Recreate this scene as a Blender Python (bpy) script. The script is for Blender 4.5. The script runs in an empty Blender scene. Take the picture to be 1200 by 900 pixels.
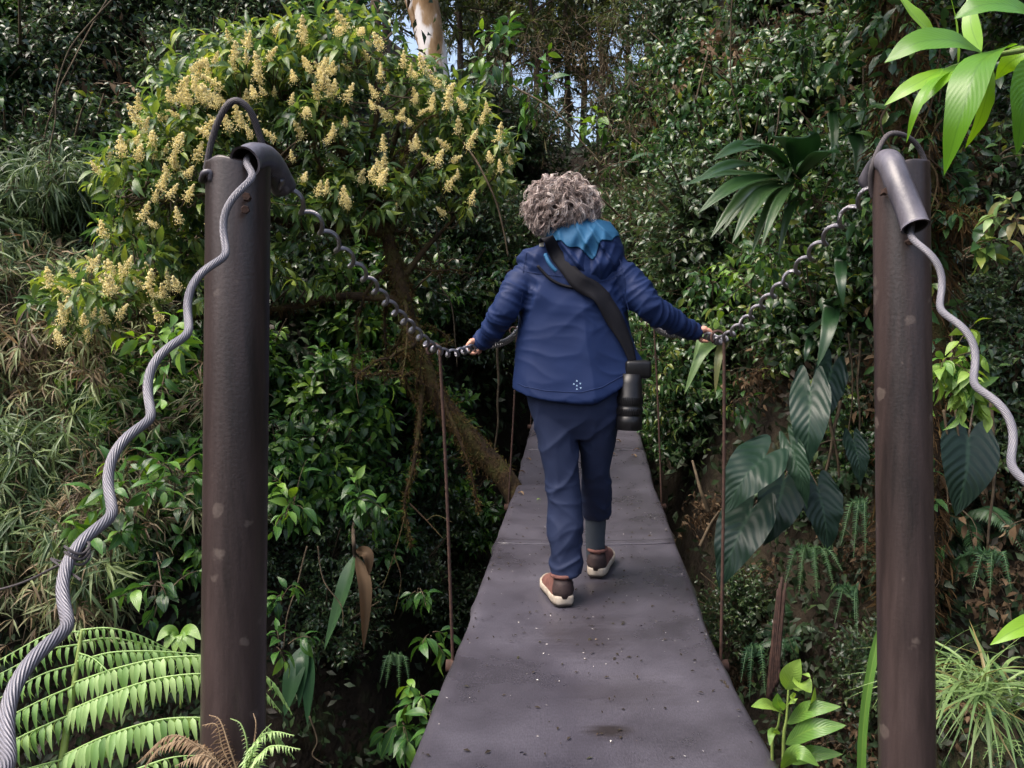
import bpy, math, random
import numpy as np
from mathutils import Vector, Matrix, noise as mnoise
from mathutils.bvhtree import BVHTree

random.seed(7)
RNG = np.random.default_rng(7)
scene = bpy.context.scene
col = scene.collection

# ------------------------------------------------------------------ camera
CAM_Z, PITCH, FPX = 1.06, math.radians(4.0), 950.0
cam_data = bpy.data.cameras.new('camera')
cam_data.sensor_width = 36.0
cam_data.lens = 36.0 * FPX / 1200.0
cam_data.clip_start = 0.05
cam_data.clip_end = 2000
cam = bpy.data.objects.new('camera', cam_data)
cam.location = (0, 0, CAM_Z)
cam.rotation_euler = (math.pi / 2 - PITCH, 0, 0)
col.objects.link(cam)
scene.camera = cam

# ------------------------------------------------------------------ sky and sun (soft overcast light)
SUN_EL, SUN_AZ = 60.0, -115.0          # azimuth from +Y (away from the camera), negative = left
world = bpy.data.worlds.new('World')
scene.world = world
world.use_nodes = True
nt = world.node_tree
bg = nt.nodes['Background']
sky = nt.nodes.new('ShaderNodeTexSky')
sky.sky_type = 'NISHITA'
sky.sun_disc = False
sky.sun_elevation = math.radians(SUN_EL)
sky.sun_rotation = math.radians(SUN_AZ)
sky.air_density = 1.0
sky.dust_density = 7.0
sky.ozone_density = 1.0
nt.links.new(sky.outputs[0], bg.inputs[0])
bg.inputs[1].default_value = 0.15
sun_data = bpy.data.lights.new('sun', 'SUN')
sun_data.energy = 1.1
sun_data.angle = math.radians(45)
sun_data.color = (1.0, 0.97, 0.94)
sun = bpy.data.objects.new('sun', sun_data)
_e, _a = math.radians(SUN_EL), math.radians(SUN_AZ)
sdir = Vector((math.sin(_a) * math.cos(_e), math.cos(_a) * math.cos(_e), math.sin(_e)))
sun.rotation_euler = sdir.to_track_quat('Z', 'Y').to_euler()
col.objects.link(sun)

scene.view_settings.view_transform = 'Standard'
scene.view_settings.look = 'None'
scene.view_settings.exposure = 1.42
scene.view_settings.gamma = 1.0
scene.view_settings.use_curve_mapping = False
scene.cycles.max_bounces = 6
scene.cycles.diffuse_bounces = 3
scene.cycles.glossy_bounces = 2
scene.cycles.transmission_bounces = 3
scene.cycles.use_denoising = True

# ------------------------------------------------------------------ helpers
def W(px, py, d):
    """point seen at photo pixel (px, py) at distance d along the viewing axis"""
    x = (px - 600.0) / FPX * d
    u = (450.0 - py) / FPX * d
    c, s = math.cos(PITCH), math.sin(PITCH)
    return np.array([x, d * c + u * s, CAM_Z - d * s + u * c])

def nrm(a):
    a = np.asarray(a, float)
    return a / np.maximum(np.linalg.norm(a, axis=-1, keepdims=True), 1e-9)

def frames(d, up):
    d = nrm(d)
    x = np.cross(d, up)
    bad = np.linalg.norm(x, axis=-1) < 1e-4
    if bad.any():
        x[bad] = np.array([1.0, 0, 0])
    x = nrm(x)
    z = np.cross(x, d)
    return np.stack([x, d, z], axis=-1)

class Geo:
    """collects vertices, faces, uv and a per-vertex tint; becomes ONE mesh"""
    def __init__(self):
        self.V, self.F3, self.F4, self.U, self.T, self.n = [], [], [], [], [], 0
        self.m3, self.m4 = [], []
    def add(self, V, F3=None, F4=None, uv=None, t=0.5, mat=0):
        V = np.asarray(V, float)
        n = len(V)
        self.V.append(V)
        self.U.append(np.zeros((n, 2)) if uv is None else np.asarray(uv, float))
        self.T.append(np.full(n, t) if np.isscalar(t) else np.asarray(t, float))
        for F, L, m in ((F3, self.F3, self.m3), (F4, self.F4, self.m4)):
            if F is not None and len(F):
                F = np.asarray(F, int)
                L.append(F + self.n)
                m.append(np.full(len(F), mat))
        self.n += n
        return self
    def scatter(self, tpl, M, P, S, t, mat=0):
        V, F3, F4, uv = tpl
        N, k = len(P), len(V)
        S = np.broadcast_to(np.asarray(S, float), (N,))
        X = np.einsum('nij,kj->nki', M, V) * S[:, None, None] + P[:, None, :]
        off = (np.arange(N) * k)[:, None, None]
        f3 = (np.asarray(F3)[None] + off).reshape(-1, 3) if F3 is not None and len(F3) else None
        f4 = (np.asarray(F4)[None] + off).reshape(-1, 4) if F4 is not None and len(F4) else None
        t = np.repeat(np.broadcast_to(np.asarray(t, float), (N,)), k)
        return self.add(X.reshape(-1, 3), f3, f4, np.tile(uv, (N, 1)), t, mat)
    def mesh(self, name, mats, smooth=True):
        V = np.concatenate(self.V)
        me = bpy.data.meshes.new(name)
        f3 = np.concatenate(self.F3) if self.F3 else np.zeros((0, 3), int)
        f4 = np.concatenate(self.F4) if self.F4 else np.zeros((0, 4), int)
        me.vertices.add(len(V))
        me.vertices.foreach_set('co', V.ravel())
        loops = np.concatenate([f3.ravel(), f4.ravel()])
        me.loops.add(len(loops))
        me.loops.foreach_set('vertex_index', loops.astype(np.int32))
        npoly = len(f3) + len(f4)
        me.polygons.add(npoly)
        tot = np.concatenate([np.full(len(f3), 3), np.full(len(f4), 4)]).astype(np.int32)
        st = np.concatenate([[0], np.cumsum(tot)[:-1]]).astype(np.int32) if npoly else tot
        me.polygons.foreach_set('loop_start', st)
        me.polygons.foreach_set('loop_total', tot)
        mi = np.concatenate(self.m3 + self.m4).astype(np.int32) if npoly else tot
        me.polygons.foreach_set('material_index', mi)
        me.polygons.foreach_set('use_smooth', np.full(npoly, smooth))
        uvl = me.uv_layers.new(name='UVMap')
        uvl.data.foreach_set('uv', np.concatenate(self.U)[loops].ravel())
        at = me.attributes.new('tint', 'FLOAT', 'POINT')
        at.data.foreach_set('value', np.concatenate(self.T))
        for m in (mats if isinstance(mats, (list, tuple)) else [mats]):
            me.materials.append(m)
        me.update(calc_edges=True)
        return me
    def build(self, name, mats, parent=None, smooth=True, kind=None):
        return link(name, self.mesh(name, mats, smooth), parent, kind)

def link(name, data, parent=None, kind=None):
    o = bpy.data.objects.new(name, data)
    col.objects.link(o)
    if parent is not None:
        o.parent = parent
    if kind:
        o['kind'] = kind
    return o

def tag(o, label, cat, group=None):
    o['label'] = label
    o['category'] = cat
    if group:
        o['group'] = group
    return o

def thing(name, label, cat, loc=(0, 0, 0), group=None):
    o = bpy.data.objects.new(name, None)
    o.empty_display_size = 0.05
    o.location = loc
    col.objects.link(o)
    return tag(o, label, cat, group)

def copy_tree(o, parent=None):
    c = o.copy()
    col.objects.link(c)
    c.parent = parent
    for ch in KIDS.get(o.name, []):
        copy_tree(ch, c)
    return c
KIDS = {}

def shift(o, loc):
    """move a mesh object's origin to loc (world) keeping the shape in place"""
    o.data.transform(Matrix.Translation(-Vector(loc)))
    o.location = loc

# ---- curves and tubes
def smooth_path(pts, n):
    """Catmull-Rom through the points"""
    P = np.asarray(pts, float)
    P = np.vstack([2 * P[0] - P[1], P, 2 * P[-1] - P[-2]])
    k = len(P) - 3
    out = []
    for t in np.linspace(0, k - 1e-6, n):
        i = int(t); f = t - i
        p0, p1, p2, p3 = P[i:i + 4]
        out.append(0.5 * (2 * p1 + (p2 - p0) * f + (2 * p0 - 5 * p1 + 4 * p2 - p3) * f * f + (3 * p1 - p0 - 3 * p2 + p3) * f ** 3))
    return np.array(out)

def path_frames(P):
    T = nrm(np.gradient(P, axis=0))
    up = np.array([0, 0, 1.0]) if abs(T[0][2]) < 0.9 else np.array([1.0, 0, 0])
    N = np.zeros_like(P)
    v = nrm(np.cross(np.cross(T[0], up), T[0]))
    for i in range(len(P)):
        v = v - T[i] * np.dot(v, T[i])
        v = nrm(v)
        N[i] = v
    return T, N, np.cross(T, N)

def add_tube(g, P, R, sides=8, t=0.5, mat=0, cap=True, squash=None, jit=0.0, rng=RNG):
    P = np.asarray(P, float)
    n = len(P)
    R = np.broadcast_to(np.asarray(R, float), (n,))
    T, N, B = path_frames(P)
    a = np.linspace(0, 2 * np.pi, sides, endpoint=False)
    r = R[:, None] * (1 + (rng.uniform(-jit, jit, (n, sides)) if jit else 0))
    sq = 1.0 if squash is None else squash
    V = P[:, None] + r[..., None] * (np.cos(a)[None, :, None] * N[:, None] + sq * np.sin(a)[None, :, None] * B[:, None])
    L = np.concatenate([[0], np.cumsum(np.linalg.norm(np.diff(P, axis=0), axis=1))])
    uv = np.stack([np.tile(np.arange(sides) / sides, (n, 1)), np.tile(L[:, None], (1, sides))], -1)
    i = np.arange(n - 1)[:, None] * sides
    j = np.arange(sides)[None]
    j2 = (j + 1) % sides
    F = np.stack([i + j, i + j2, i + sides + j2, i + sides + j], -1).reshape(-1, 4)
    F3 = None
    VV, UU = V.reshape(-1, 3), uv.reshape(-1, 2)
    if cap:
        VV = np.vstack([VV, P[:1], P[-1:]])
        UU = np.vstack([UU, uv[0, :1], uv[-1, :1]])
        c0, c1 = n * sides, n * sides + 1
        jj = np.arange(sides)
        F3 = np.vstack([np.stack([np.full(sides, c0), (jj + 1) % sides, jj], -1),
                        np.stack([np.full(sides, c1), (n - 1) * sides + jj, (n - 1) * sides + (jj + 1) % sides], -1)])
    g.add(VV, F3, F, UU, t, mat)
    return g

def helix(path, radius, pitch, phase=0.0, per=16, hand=1):
    """coil round a path"""
    L = np.concatenate([[0], np.cumsum(np.linalg.norm(np.diff(path, axis=0), axis=1))])
    n = max(8, int(L[-1] / pitch * per))
    s = np.linspace(0, L[-1], n)
    P = np.stack([np.interp(s, L, path[:, k]) for k in range(3)], -1)
    T, N, B = path_frames(P)
    a = hand * 2 * np.pi * s / pitch + phase
    rr = np.broadcast_to(radius(s / L[-1]) if callable(radius) else radius, (n,))
    return P + rr[:, None] * (np.cos(a)[:, None] * N + np.sin(a)[:, None] * B)

def add_box(g, lo, hi, bev=0.0, t=0.5, mat=0, M=None, O=(0, 0, 0)):
    lo, hi = np.asarray(lo, float), np.asarray(hi, float)
    c, h = (lo + hi) / 2, (hi - lo) / 2
    V = []
    for sx in (-1, 1):
        for sy in (-1, 1):
            for sz in (-1, 1):
                V.append(c + h * [sx, sy, sz])
    V = np.array(V)
    if M is not None:
        V = V @ np.asarray(M).T
    V = V + np.asarray(O)
    F = [[0, 1, 3, 2], [4, 6, 7, 5], [0, 4, 5, 1], [2, 3, 7, 6], [0, 2, 6, 4], [1, 5, 7, 3]]
    g.add(V, None, F, None, t, mat)

def add_lathe(g, prof, O, axis=(0, 0, 1), sides=24, t=0.5, mat=0):
    """prof = [(radius, along)]"""
    ax = nrm(np.array(axis, float))
    M = frames(ax[None], np.array([[0.3, 0.9, 0.2]]))[0]
    a = np.linspace(0, 2 * np.pi, sides, endpoint=False)
    V = np.array([[r * np.cos(q), l, r * np.sin(q)] for r, l in prof for q in a]) @ M.T + np.asarray(O)
    n = len(prof)
    i = np.arange(n - 1)[:, None] * sides
    j = np.arange(sides)[None]
    F = np.stack([i + j, i + (j + 1) % sides, i + sides + (j + 1) % sides, i + sides + j], -1).reshape(-1, 4)
    uv = np.array([[q / 6.2832, l] for r, l in prof for q in a])
    g.add(V, None, F, uv, t, mat)

# ---- leaf templates: (V, F3, F4, uv), unit length along +Y, normal +Z
def leaf(w=0.35, n=4, fold=0.12, droop=0.25, peak=0.42, tip=1.0, wave=0.0, heart=0.0, stalk=0.0):
    V, uv, F3, F4 = [], [], [], []
    s = np.linspace(0, 1, n + 1)
    def prof(q):
        a = (q / peak) if q < peak else (1 - q) / (1 - peak)
        a = max(0.0, min(1.0, a))
        return math.sin(a * math.pi / 2) ** (0.75 if q < peak else tip)
    rows = []
    for i, q in enumerate(s):
        y = stalk + q * (1 - stalk)
        z = -droop * q * q + 0.06 * math.sin(q * 3.1)
        hw = 0.5 * w * prof(q)
        if hw < 1e-4:
            V.append((0, y, z)); uv.append((0.5, q)); rows.append([len(V) - 1])
        else:
            f = fold * hw * 2
            wv = wave * math.sin(q * 17)
            yb = -heart * hw * max(0, 1 - q * 3)
            V += [(-hw, y + yb, z + f + wv), (0, y, z), (hw, y + yb, z + f - wv)]
            uv += [(0, q), (0.5, q), (1, q)]
            rows.append([len(V) - 3, len(V) - 2, len(V) - 1])
    for a, b in zip(rows[:-1], rows[1:]):
        if len(a) == 1 and len(b) == 3:
            F3 += [[a[0], b[1], b[0]], [a[0], b[2], b[1]]]
        elif len(a) == 3 and len(b) == 1:
            F3 += [[a[0], a[1], b[0]], [a[1], a[2], b[0]]]
        elif len(a) == 3:
            F4 += [[a[0], a[1], b[1], b[0]], [a[1], a[2], b[2], b[1]]]
    if stalk > 0:
        k = len(V)
        V += [(-0.012, 0, 0.0), (0.012, 0, 0.0), (0, stalk * 1.05, 0.004)]
        uv += [(0.5, 0)] * 3
        F3 += [[k, k + 1, k + 2]]
    return np.array(V, float), np.array(F3, int), np.array(F4, int) if F4 else None, np.array(uv, float)

LF_TINY = leaf(0.45, 2, 0.1, 0.15, 0.5)
LF_SMALL = leaf(0.42, 3, 0.14, 0.25, 0.45)
LF_BROAD = leaf(0.40, 5, 0.14, 0.30, 0.45, 1.15, stalk=0.08)
LF_LANCE = leaf(0.30, 5, 0.16, 0.40, 0.40, 1.2, stalk=0.05)
LF_GRASS = leaf(0.085, 3, 0.2, 0.35, 0.3)
LF_STRAP = leaf(0.042, 7, 0.25, 0.85, 0.3)
LF_KITE = (np.array([[0, 0, 0], [-0.22, 0.45, 0.05], [0.22, 0.45, 0.05], [0, 1, -0.1]], float),
           np.array([[0, 3, 1], [0, 2, 3]]), None, np.array([[.5, 0], [0, .5], [1, .5], [.5, 1]], float))
# ------------------------------------------------------------------ materials
def mat_base(name):
    m = bpy.data.materials.new(name)
    m.use_nodes = True
    n = m.node_tree.nodes
    return m, n, m.node_tree.links, n['Principled BSDF']

def ramp(n, stops):
    r = n.new('ShaderNodeValToRGB')
    el = r.color_ramp.elements
    while len(el) > 1:
        el.remove(el[-1])
    el[0].position, el[0].color = stops[0][0], (*stops[0][1], 1)
    for p, c in stops[1:]:
        e = el.new(p)
        e.color = (*c, 1)
    return r

def leafmat(name, stops, rough=0.42, transl=0.3, veins=0.0, spec=0.5, vfreq=75.0, vbump=0.2, vein_col=None):
    m, n, l, b = mat_base(name)
    at = n.new('ShaderNodeAttribute'); at.attribute_name = 'tint'
    oi = n.new('ShaderNodeObjectInfo')
    no = n.new('ShaderNodeTexNoise'); no.inputs['Scale'].default_value = 14.0; no.inputs['Detail'].default_value = 3
    tc = n.new('ShaderNodeTexCoord')
    l.new(tc.outputs['Object'], no.inputs['Vector'])
    a1 = n.new('ShaderNodeMath'); a1.operation = 'MULTIPLY_ADD'
    l.new(oi.outputs['Random'], a1.inputs[0]); a1.inputs[1].default_value = 0.16; a1.inputs[2].default_value = -0.08
    a2 = n.new('ShaderNodeMath'); a2.operation = 'ADD'
    l.new(at.outputs['Fac'], a2.inputs[0]); l.new(a1.outputs[0], a2.inputs[1])
    a3 = n.new('ShaderNodeMath'); a3.operation = 'MULTIPLY_ADD'
    l.new(no.outputs['Fac'], a3.inputs[0]); a3.inputs[1].default_value = 0.3; a3.inputs[2].default_value = -0.15
    a4 = n.new('ShaderNodeMath'); a4.operation = 'ADD'; a4.use_clamp = True
    l.new(a2.outputs[0], a4.inputs[0]); l.new(a3.outputs[0], a4.inputs[1])
    r = ramp(n, stops)
    l.new(a4.outputs[0], r.inputs[0])
    colr = r.outputs[0]
    if veins:
        uv = n.new('ShaderNodeUVMap')
        sx = n.new('ShaderNodeSeparateXYZ'); l.new(uv.outputs[0], sx.inputs[0])
        d1 = n.new('ShaderNodeMath'); d1.operation = 'SUBTRACT'; l.new(sx.outputs[0], d1.inputs[0]); d1.inputs[1].default_value = 0.5
        d2 = n.new('ShaderNodeMath'); d2.operation = 'ABSOLUTE'; l.new(d1.outputs[0], d2.inputs[0])
        mr = n.new('ShaderNodeMapRange'); l.new(d2.outputs[0], mr.inputs[0])
        mr.inputs[1].default_value = 0.015; mr.inputs[2].default_value = 0.05; mr.inputs[3].default_value = 1; mr.inputs[4].default_value = 0
        # side veins: stripes running outward and forward
        q = n.new('ShaderNodeMath'); q.operation = 'MULTIPLY_ADD'; l.new(d2.outputs[0], q.inputs[0]); q.inputs[1].default_value = -0.55; l.new(sx.outputs[1], q.inputs[2])
        q2 = n.new('ShaderNodeMath'); q2.operation = 'MULTIPLY'; l.new(q.outputs[0], q2.inputs[0]); q2.inputs[1].default_value = vfreq
        q3 = n.new('ShaderNodeMath'); q3.operation = 'SINE'; l.new(q2.outputs[0], q3.inputs[0])
        q4 = n.new('ShaderNodeMapRange'); l.new(q3.outputs[0], q4.inputs[0]); q4.inputs[1].default_value = 0.8; q4.inputs[2].default_value = 1.0
        q5 = n.new('ShaderNodeMath'); q5.operation = 'MULTIPLY_ADD'; l.new(q4.outputs[0], q5.inputs[0]); q5.inputs[1].default_value = 0.35; l.new(mr.outputs[0], q5.inputs[2]); q5.use_clamp = True
        mx = n.new('ShaderNodeMix'); mx.data_type = 'RGBA'
        qf = n.new('ShaderNodeMath'); qf.operation = 'MULTIPLY'; l.new(q5.outputs[0], qf.inputs[0]); qf.inputs[1].default_value = veins
        l.new(qf.outputs[0], mx.inputs[0]); l.new(colr, mx.inputs[6])
        mx.inputs[7].default_value = (*(vein_col or stops[-1][1]), 1)
        colr = mx.outputs[2]
        bp = n.new('ShaderNodeBump'); bp.inputs['Strength'].default_value = vbump; bp.inputs['Distance'].default_value = 0.003
        q6 = n.new('ShaderNodeMath'); q6.operation = 'MULTIPLY'; l.new(q3.outputs[0], q6.inputs[0]); q6.inputs[1].default_value = 1.0
        l.new(q6.outputs[0], bp.inputs['Height']); l.new(bp.outputs[0], b.inputs['Normal'])
    l.new(colr, b.inputs['Base Color'])
    b.inputs['Roughness'].default_value = rough
    b.inputs['Specular IOR Level'].default_value = spec
    if transl:
        tr = n.new('ShaderNodeBsdfTranslucent')
        hs = n.new('ShaderNodeHueSaturation'); hs.inputs['Hue'].default_value = 0.485; hs.inputs['Saturation'].default_value = 1.15; hs.inputs['Value'].default_value = 1.5
        l.new(colr, hs.inputs['Color']); l.new(hs.outputs[0], tr.inputs[0])
        ms = n.new('ShaderNodeMixShader'); ms.inputs[0].default_value = transl
        l.new(b.outputs[0], ms.inputs[1]); l.new(tr.outputs[0], ms.inputs[2])
        l.new(ms.outputs[0], n['Material Output'].inputs[0])
    return m

def noisemat(name, stops, scale=8.0, rough=0.8, detail=6, bump=0.0, bscale=30.0, bdist=0.01, spec=0.3, coords='Object', stretch=None, metal=0.0, tint=False):
    m, n, l, b = mat_base(name)
    tc = n.new('ShaderNodeTexCoord')
    vec = tc.outputs[coords]
    if stretch:
        mp = n.new('ShaderNodeMapping'); mp.inputs['Scale'].default_value = stretch
        l.new(vec, mp.inputs[0]); vec = mp.outputs[0]
    no = n.new('ShaderNodeTexNoise'); no.inputs['Scale'].default_value = scale; no.inputs['Detail'].default_value = detail
    l.new(vec, no.inputs['Vector'])
    r = ramp(n, stops)
    fac = no.outputs['Fac']
    if tint:
        at = n.new('ShaderNodeAttribute'); at.attribute_name = 'tint'
        a = n.new('ShaderNodeMath'); a.operation = 'MULTIPLY_ADD'; l.new(at.outputs['Fac'], a.inputs[0]); a.inputs[1].default_value = 0.6
        s_ = n.new('ShaderNodeMath'); s_.operation = 'MULTIPLY_ADD'; l.new(fac, s_.inputs[0]); s_.inputs[1].default_value = 0.8; s_.inputs[2].default_value = -0.2
        l.new(s_.outputs[0], a.inputs[2]); fac = a.outputs[0]
    l.new(fac, r.inputs[0])
    l.new(r.outputs[0], b.inputs['Base Color'])
    b.inputs['Roughness'].default_value = rough
    b.inputs['Metallic'].default_value = metal
    b.inputs['Specular IOR Level'].default_value = spec
    if bump:
        n2 = n.new('ShaderNodeTexNoise'); n2.inputs['Scale'].default_value = bscale; n2.inputs['Detail'].default_value = 5
        l.new(vec, n2.inputs['Vector'])
        bp = n.new('ShaderNodeBump'); bp.inputs['Strength'].default_value = bump; bp.inputs['Distance'].default_value = bdist
        l.new(n2.outputs['Fac'], bp.inputs['Height']); l.new(bp.outputs[0], b.inputs['Normal'])
    return m

M = {}
M['soil'] = noisemat('soil', [(0.3, (0.012, 0.009, 0.006)), (0.55, (0.030, 0.022, 0.014)), (0.75, (0.03, 0.04, 0.014))], 3.0, 0.95, bump=0.8, bscale=12, bdist=0.05)
M['bark'] = noisemat('bark', [(0.3, (0.028, 0.020, 0.014)), (0.7, (0.085, 0.062, 0.042))], 22, 0.9, bump=0.8, bscale=60, bdist=0.006)
M['twig'] = noisemat('twig', [(0.3, (0.035, 0.026, 0.016)), (0.7, (0.10, 0.075, 0.045))], 30, 0.85)
M['moss_bark'] = noisemat('moss_bark', [(0.30, (0.018, 0.012, 0.008)), (0.48, (0.045, 0.028, 0.013)), (0.60, (0.055, 0.046, 0.014)), (0.75, (0.045, 0.058, 0.014))], 9, 0.95, bump=1.0, bscale=55, bdist=0.012)
M['tangle'] = leafmat('dead_tangle_leaf', [(0.0, (0.035, 0.024, 0.014)), (0.5, (0.085, 0.065, 0.034)), (1.0, (0.11, 0.12, 0.045))], 0.7, 0.3, spec=0.2)
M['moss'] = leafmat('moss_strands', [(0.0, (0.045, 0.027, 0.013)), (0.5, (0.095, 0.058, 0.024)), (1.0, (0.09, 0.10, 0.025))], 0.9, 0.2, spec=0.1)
M['pale_bark'] = noisemat('pale_bark', [(0.35, (0.10, 0.055, 0.02)), (0.48, (0.20, 0.13, 0.07)), (0.55, (0.45, 0.43, 0.42)), (0.8, (0.62, 0.60, 0.60))], 5, 0.85, bump=0.4, bscale=30, stretch=(1, 1, 0.35))
M['dry'] = leafmat('dead_leaf', [(0.0, (0.05, 0.032, 0.018)), (0.5, (0.135, 0.088, 0.05)), (1.0, (0.27, 0.20, 0.125))], 0.7, 0.25, spec=0.2)
M['stem_green'] = noisemat('green_stem', [(0.3, (0.10, 0.15, 0.03)), (0.7, (0.20, 0.26, 0.07))], 20, 0.5)
G = lambda *c: c
M['broad'] = leafmat('glossy_leaf', [(0.0, (0.010, 0.032, 0.012)), (0.4, (0.026, 0.075, 0.022)), (0.75, (0.060, 0.15, 0.030)), (1.0, (0.16, 0.28, 0.045))], 0.26, 0.25, veins=0.35)
M['small'] = leafmat('small_leaf', [(0.0, (0.013, 0.028, 0.014)), (0.5, (0.036, 0.070, 0.028)), (1.0, (0.095, 0.14, 0.045))], 0.28, 0.25)
M['climb'] = leafmat('climber_leaf', [(0.0, (0.012, 0.034, 0.014)), (0.45, (0.030, 0.075, 0.026)), (0.85, (0.075, 0.135, 0.032)), (1.0, (0.15, 0.18, 0.04))], 0.25, 0.25)
M['bamboo'] = leafmat('bamboo_leaf', [(0.0, (0.03, 0.055, 0.024)), (0.5, (0.085, 0.14, 0.058)), (1.0, (0.20, 0.26, 0.10))], 0.45, 0.3)
M['drybamboo'] = leafmat('dry_bamboo_leaf', [(0.0, (0.07, 0.045, 0.026)), (0.3, (0.24, 0.18, 0.10)), (0.55, (0.20, 0.24, 0.11)), (1.0, (0.34, 0.40, 0.20))], 0.6, 0.3)
M['tree'] = leafmat('flower_tree_leaf', [(0.0, (0.018, 0.050, 0.020)), (0.4, (0.050, 0.11, 0.032)), (0.75, (0.13, 0.20, 0.045)), (1.0, (0.28, 0.34, 0.065))], 0.28, 0.35, veins=0.2)
M['flower'] = leafmat('cream_flower', [(0.0, (0.52, 0.48, 0.20)), (0.5, (0.78, 0.72, 0.40)), (1.0, (0.86, 0.83, 0.60))], 0.7, 0.4, spec=0.2)
M['speck'] = leafmat('pale_petal', [(0.0, (0.45, 0.42, 0.36)), (1.0, (0.75, 0.72, 0.68))], 0.7, 0.1, spec=0.2)
M['canopy'] = leafmat('canopy_leaf', [(0.0, (0.022, 0.040, 0.012)), (0.5, (0.05, 0.075, 0.022)), (1.0, (0.11, 0.13, 0.035))], 0.5, 0.35)
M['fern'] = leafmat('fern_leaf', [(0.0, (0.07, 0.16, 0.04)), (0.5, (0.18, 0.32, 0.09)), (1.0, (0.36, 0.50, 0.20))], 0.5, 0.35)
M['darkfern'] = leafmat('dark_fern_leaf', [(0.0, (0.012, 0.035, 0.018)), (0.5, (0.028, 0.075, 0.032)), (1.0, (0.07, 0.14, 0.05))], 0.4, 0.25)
M['anth'] = leafmat('heart_leaf', [(0.0, (0.005, 0.014, 0.009)), (0.5, (0.009, 0.027, 0.016)), (1.0, (0.018, 0.043, 0.024))], 0.40, 0.1, veins=0.5, vfreq=60, vbump=0.30, spec=0.35, vein_col=(0.03, 0.065, 0.036))
M['fan'] = leafmat('fan_leaf', [(0.0, (0.008, 0.03, 0.010)), (0.5, (0.020, 0.060, 0.018)), (1.0, (0.06, 0.115, 0.035))], 0.36, 0.2, veins=0.0)
M['bright'] = leafmat('bright_leaf', [(0.0, (0.05, 0.16, 0.012)), (0.5, (0.11, 0.27, 0.018)), (1.0, (0.22, 0.42, 0.035))], 0.32, 0.45, veins=0.30, vfreq=95, vbump=0.06, vein_col=(0.03, 0.10, 0.01))
M['herb'] = leafmat('herb_leaf', [(0.0, (0.04, 0.12, 0.025)), (0.5, (0.10, 0.21, 0.04)), (1.0, (0.22, 0.34, 0.06))], 0.35, 0.3, veins=0.35)
M['grass'] = leafmat('grass_blade', [(0.0, (0.20, 0.16, 0.06)), (0.35, (0.10, 0.18, 0.06)), (1.0, (0.22, 0.32, 0.11))], 0.45, 0.3)
M['cover'] = leafmat('cover_leaf', [(0.0, (0.020, 0.014, 0.008)), (0.35, (0.014, 0.028, 0.012)), (0.7, (0.03, 0.055, 0.02)), (1.0, (0.06, 0.10, 0.03))], 0.5, 0.2, spec=0.3)
# ------------------------------------------------------------------ terrain: near bank, gorge, wooded slopes
TH = np.radians([-180, -125, -100, -60, -35, -24, -16, -10, -6, -2, 2, 5, 8, 11, 14, 18, 24, 32, 60, 100, 125, 180])
RR = np.array([60, 30, 9, 6.5, 5.4, 5.0, 5.0, 5.4, 6.3, 7.8, 9.4, 9.8, 8.6, 6.4, 5.1, 4.5, 4.2, 3.7, 3.4, 6.0, 30, 60])
CR = np.array([3, 3, 5.0, 6.5, 6.5, 6.0, 4.6, 4.2, 4.0, 3.8, 3.8, 3.8, 4.0, 4.4, 5.2, 5.8, 6.2, 6.2, 6.2, 5, 3, 3])
def ground_z(x, y, rough=True):
    th = math.atan2(x, y); r = math.hypot(x, y)
    R = float(np.interp(th, TH, RR)); cr = float(np.interp(th, TH, CR))
    t = r - R
    if rough:
        t += 0.45 * mnoise.noise((x * 0.6, y * 0.6, 3.1)) + 0.18 * mnoise.noise((x * 1.9, y * 1.9, 7.7))
    far = -1.4 + (1.75 * t if t > 0 else 2.4 * t)
    if far > cr:
        far = cr + (far - cr) * 0.12
    far = min(far, cr + 9)
    near = -0.10 + 0.05 * mnoise.noise((x * 1.5, y * 1.5, 0.5)) - max(0, y - 1.72) * 3.2 - max(0, abs(x) - 1.5) * 0.1
    return max(far, near, -4.2 + 0.3 * mnoise.noise((x, y, 1.0)))

def hit(px, py, dmax=40.0):
    """where the sight line of a pixel meets the ground"""
    d = 2.0
    while d < dmax:
        p = W(px, py, d)
        if p[2] < ground_z(p[0], p[1]):
            return W(px, py, d - 0.03), d - 0.03
        d += 0.06
    return None, None

def make_ground():
    th = np.concatenate([np.radians(np.arange(-60, 60, 0.9)), np.radians(np.arange(60, 300, 5.0))])
    rs = np.concatenate([np.arange(0.3, 3.0, 0.18), np.arange(3.0, 12.0, 0.14), np.geomspace(12.2, 900, 34)])
    n, k = len(rs), len(th)
    V = np.array([[r * math.sin(a), r * math.cos(a), ground_z(r * math.sin(a), r * math.cos(a))] for r in rs for a in th])
    i = np.arange(n - 1)[:, None] * k
    j = np.arange(k)[None]
    F = np.stack([i + j, i + k + j, i + k + (j + 1) % k, i + (j + 1) % k], -1).reshape(-1, 4)
    g = Geo()
    V = np.vstack([V, [[0, 0, ground_z(0, 0)]]])
    F3 = np.array([[len(V) - 1, q, (q + 1) % k] for q in range(k)])
    g.add(V, F3, F)
    o = g.build('ground', M['soil'])
    o['kind'] = 'structure'
    return o
ground = make_ground()

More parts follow.
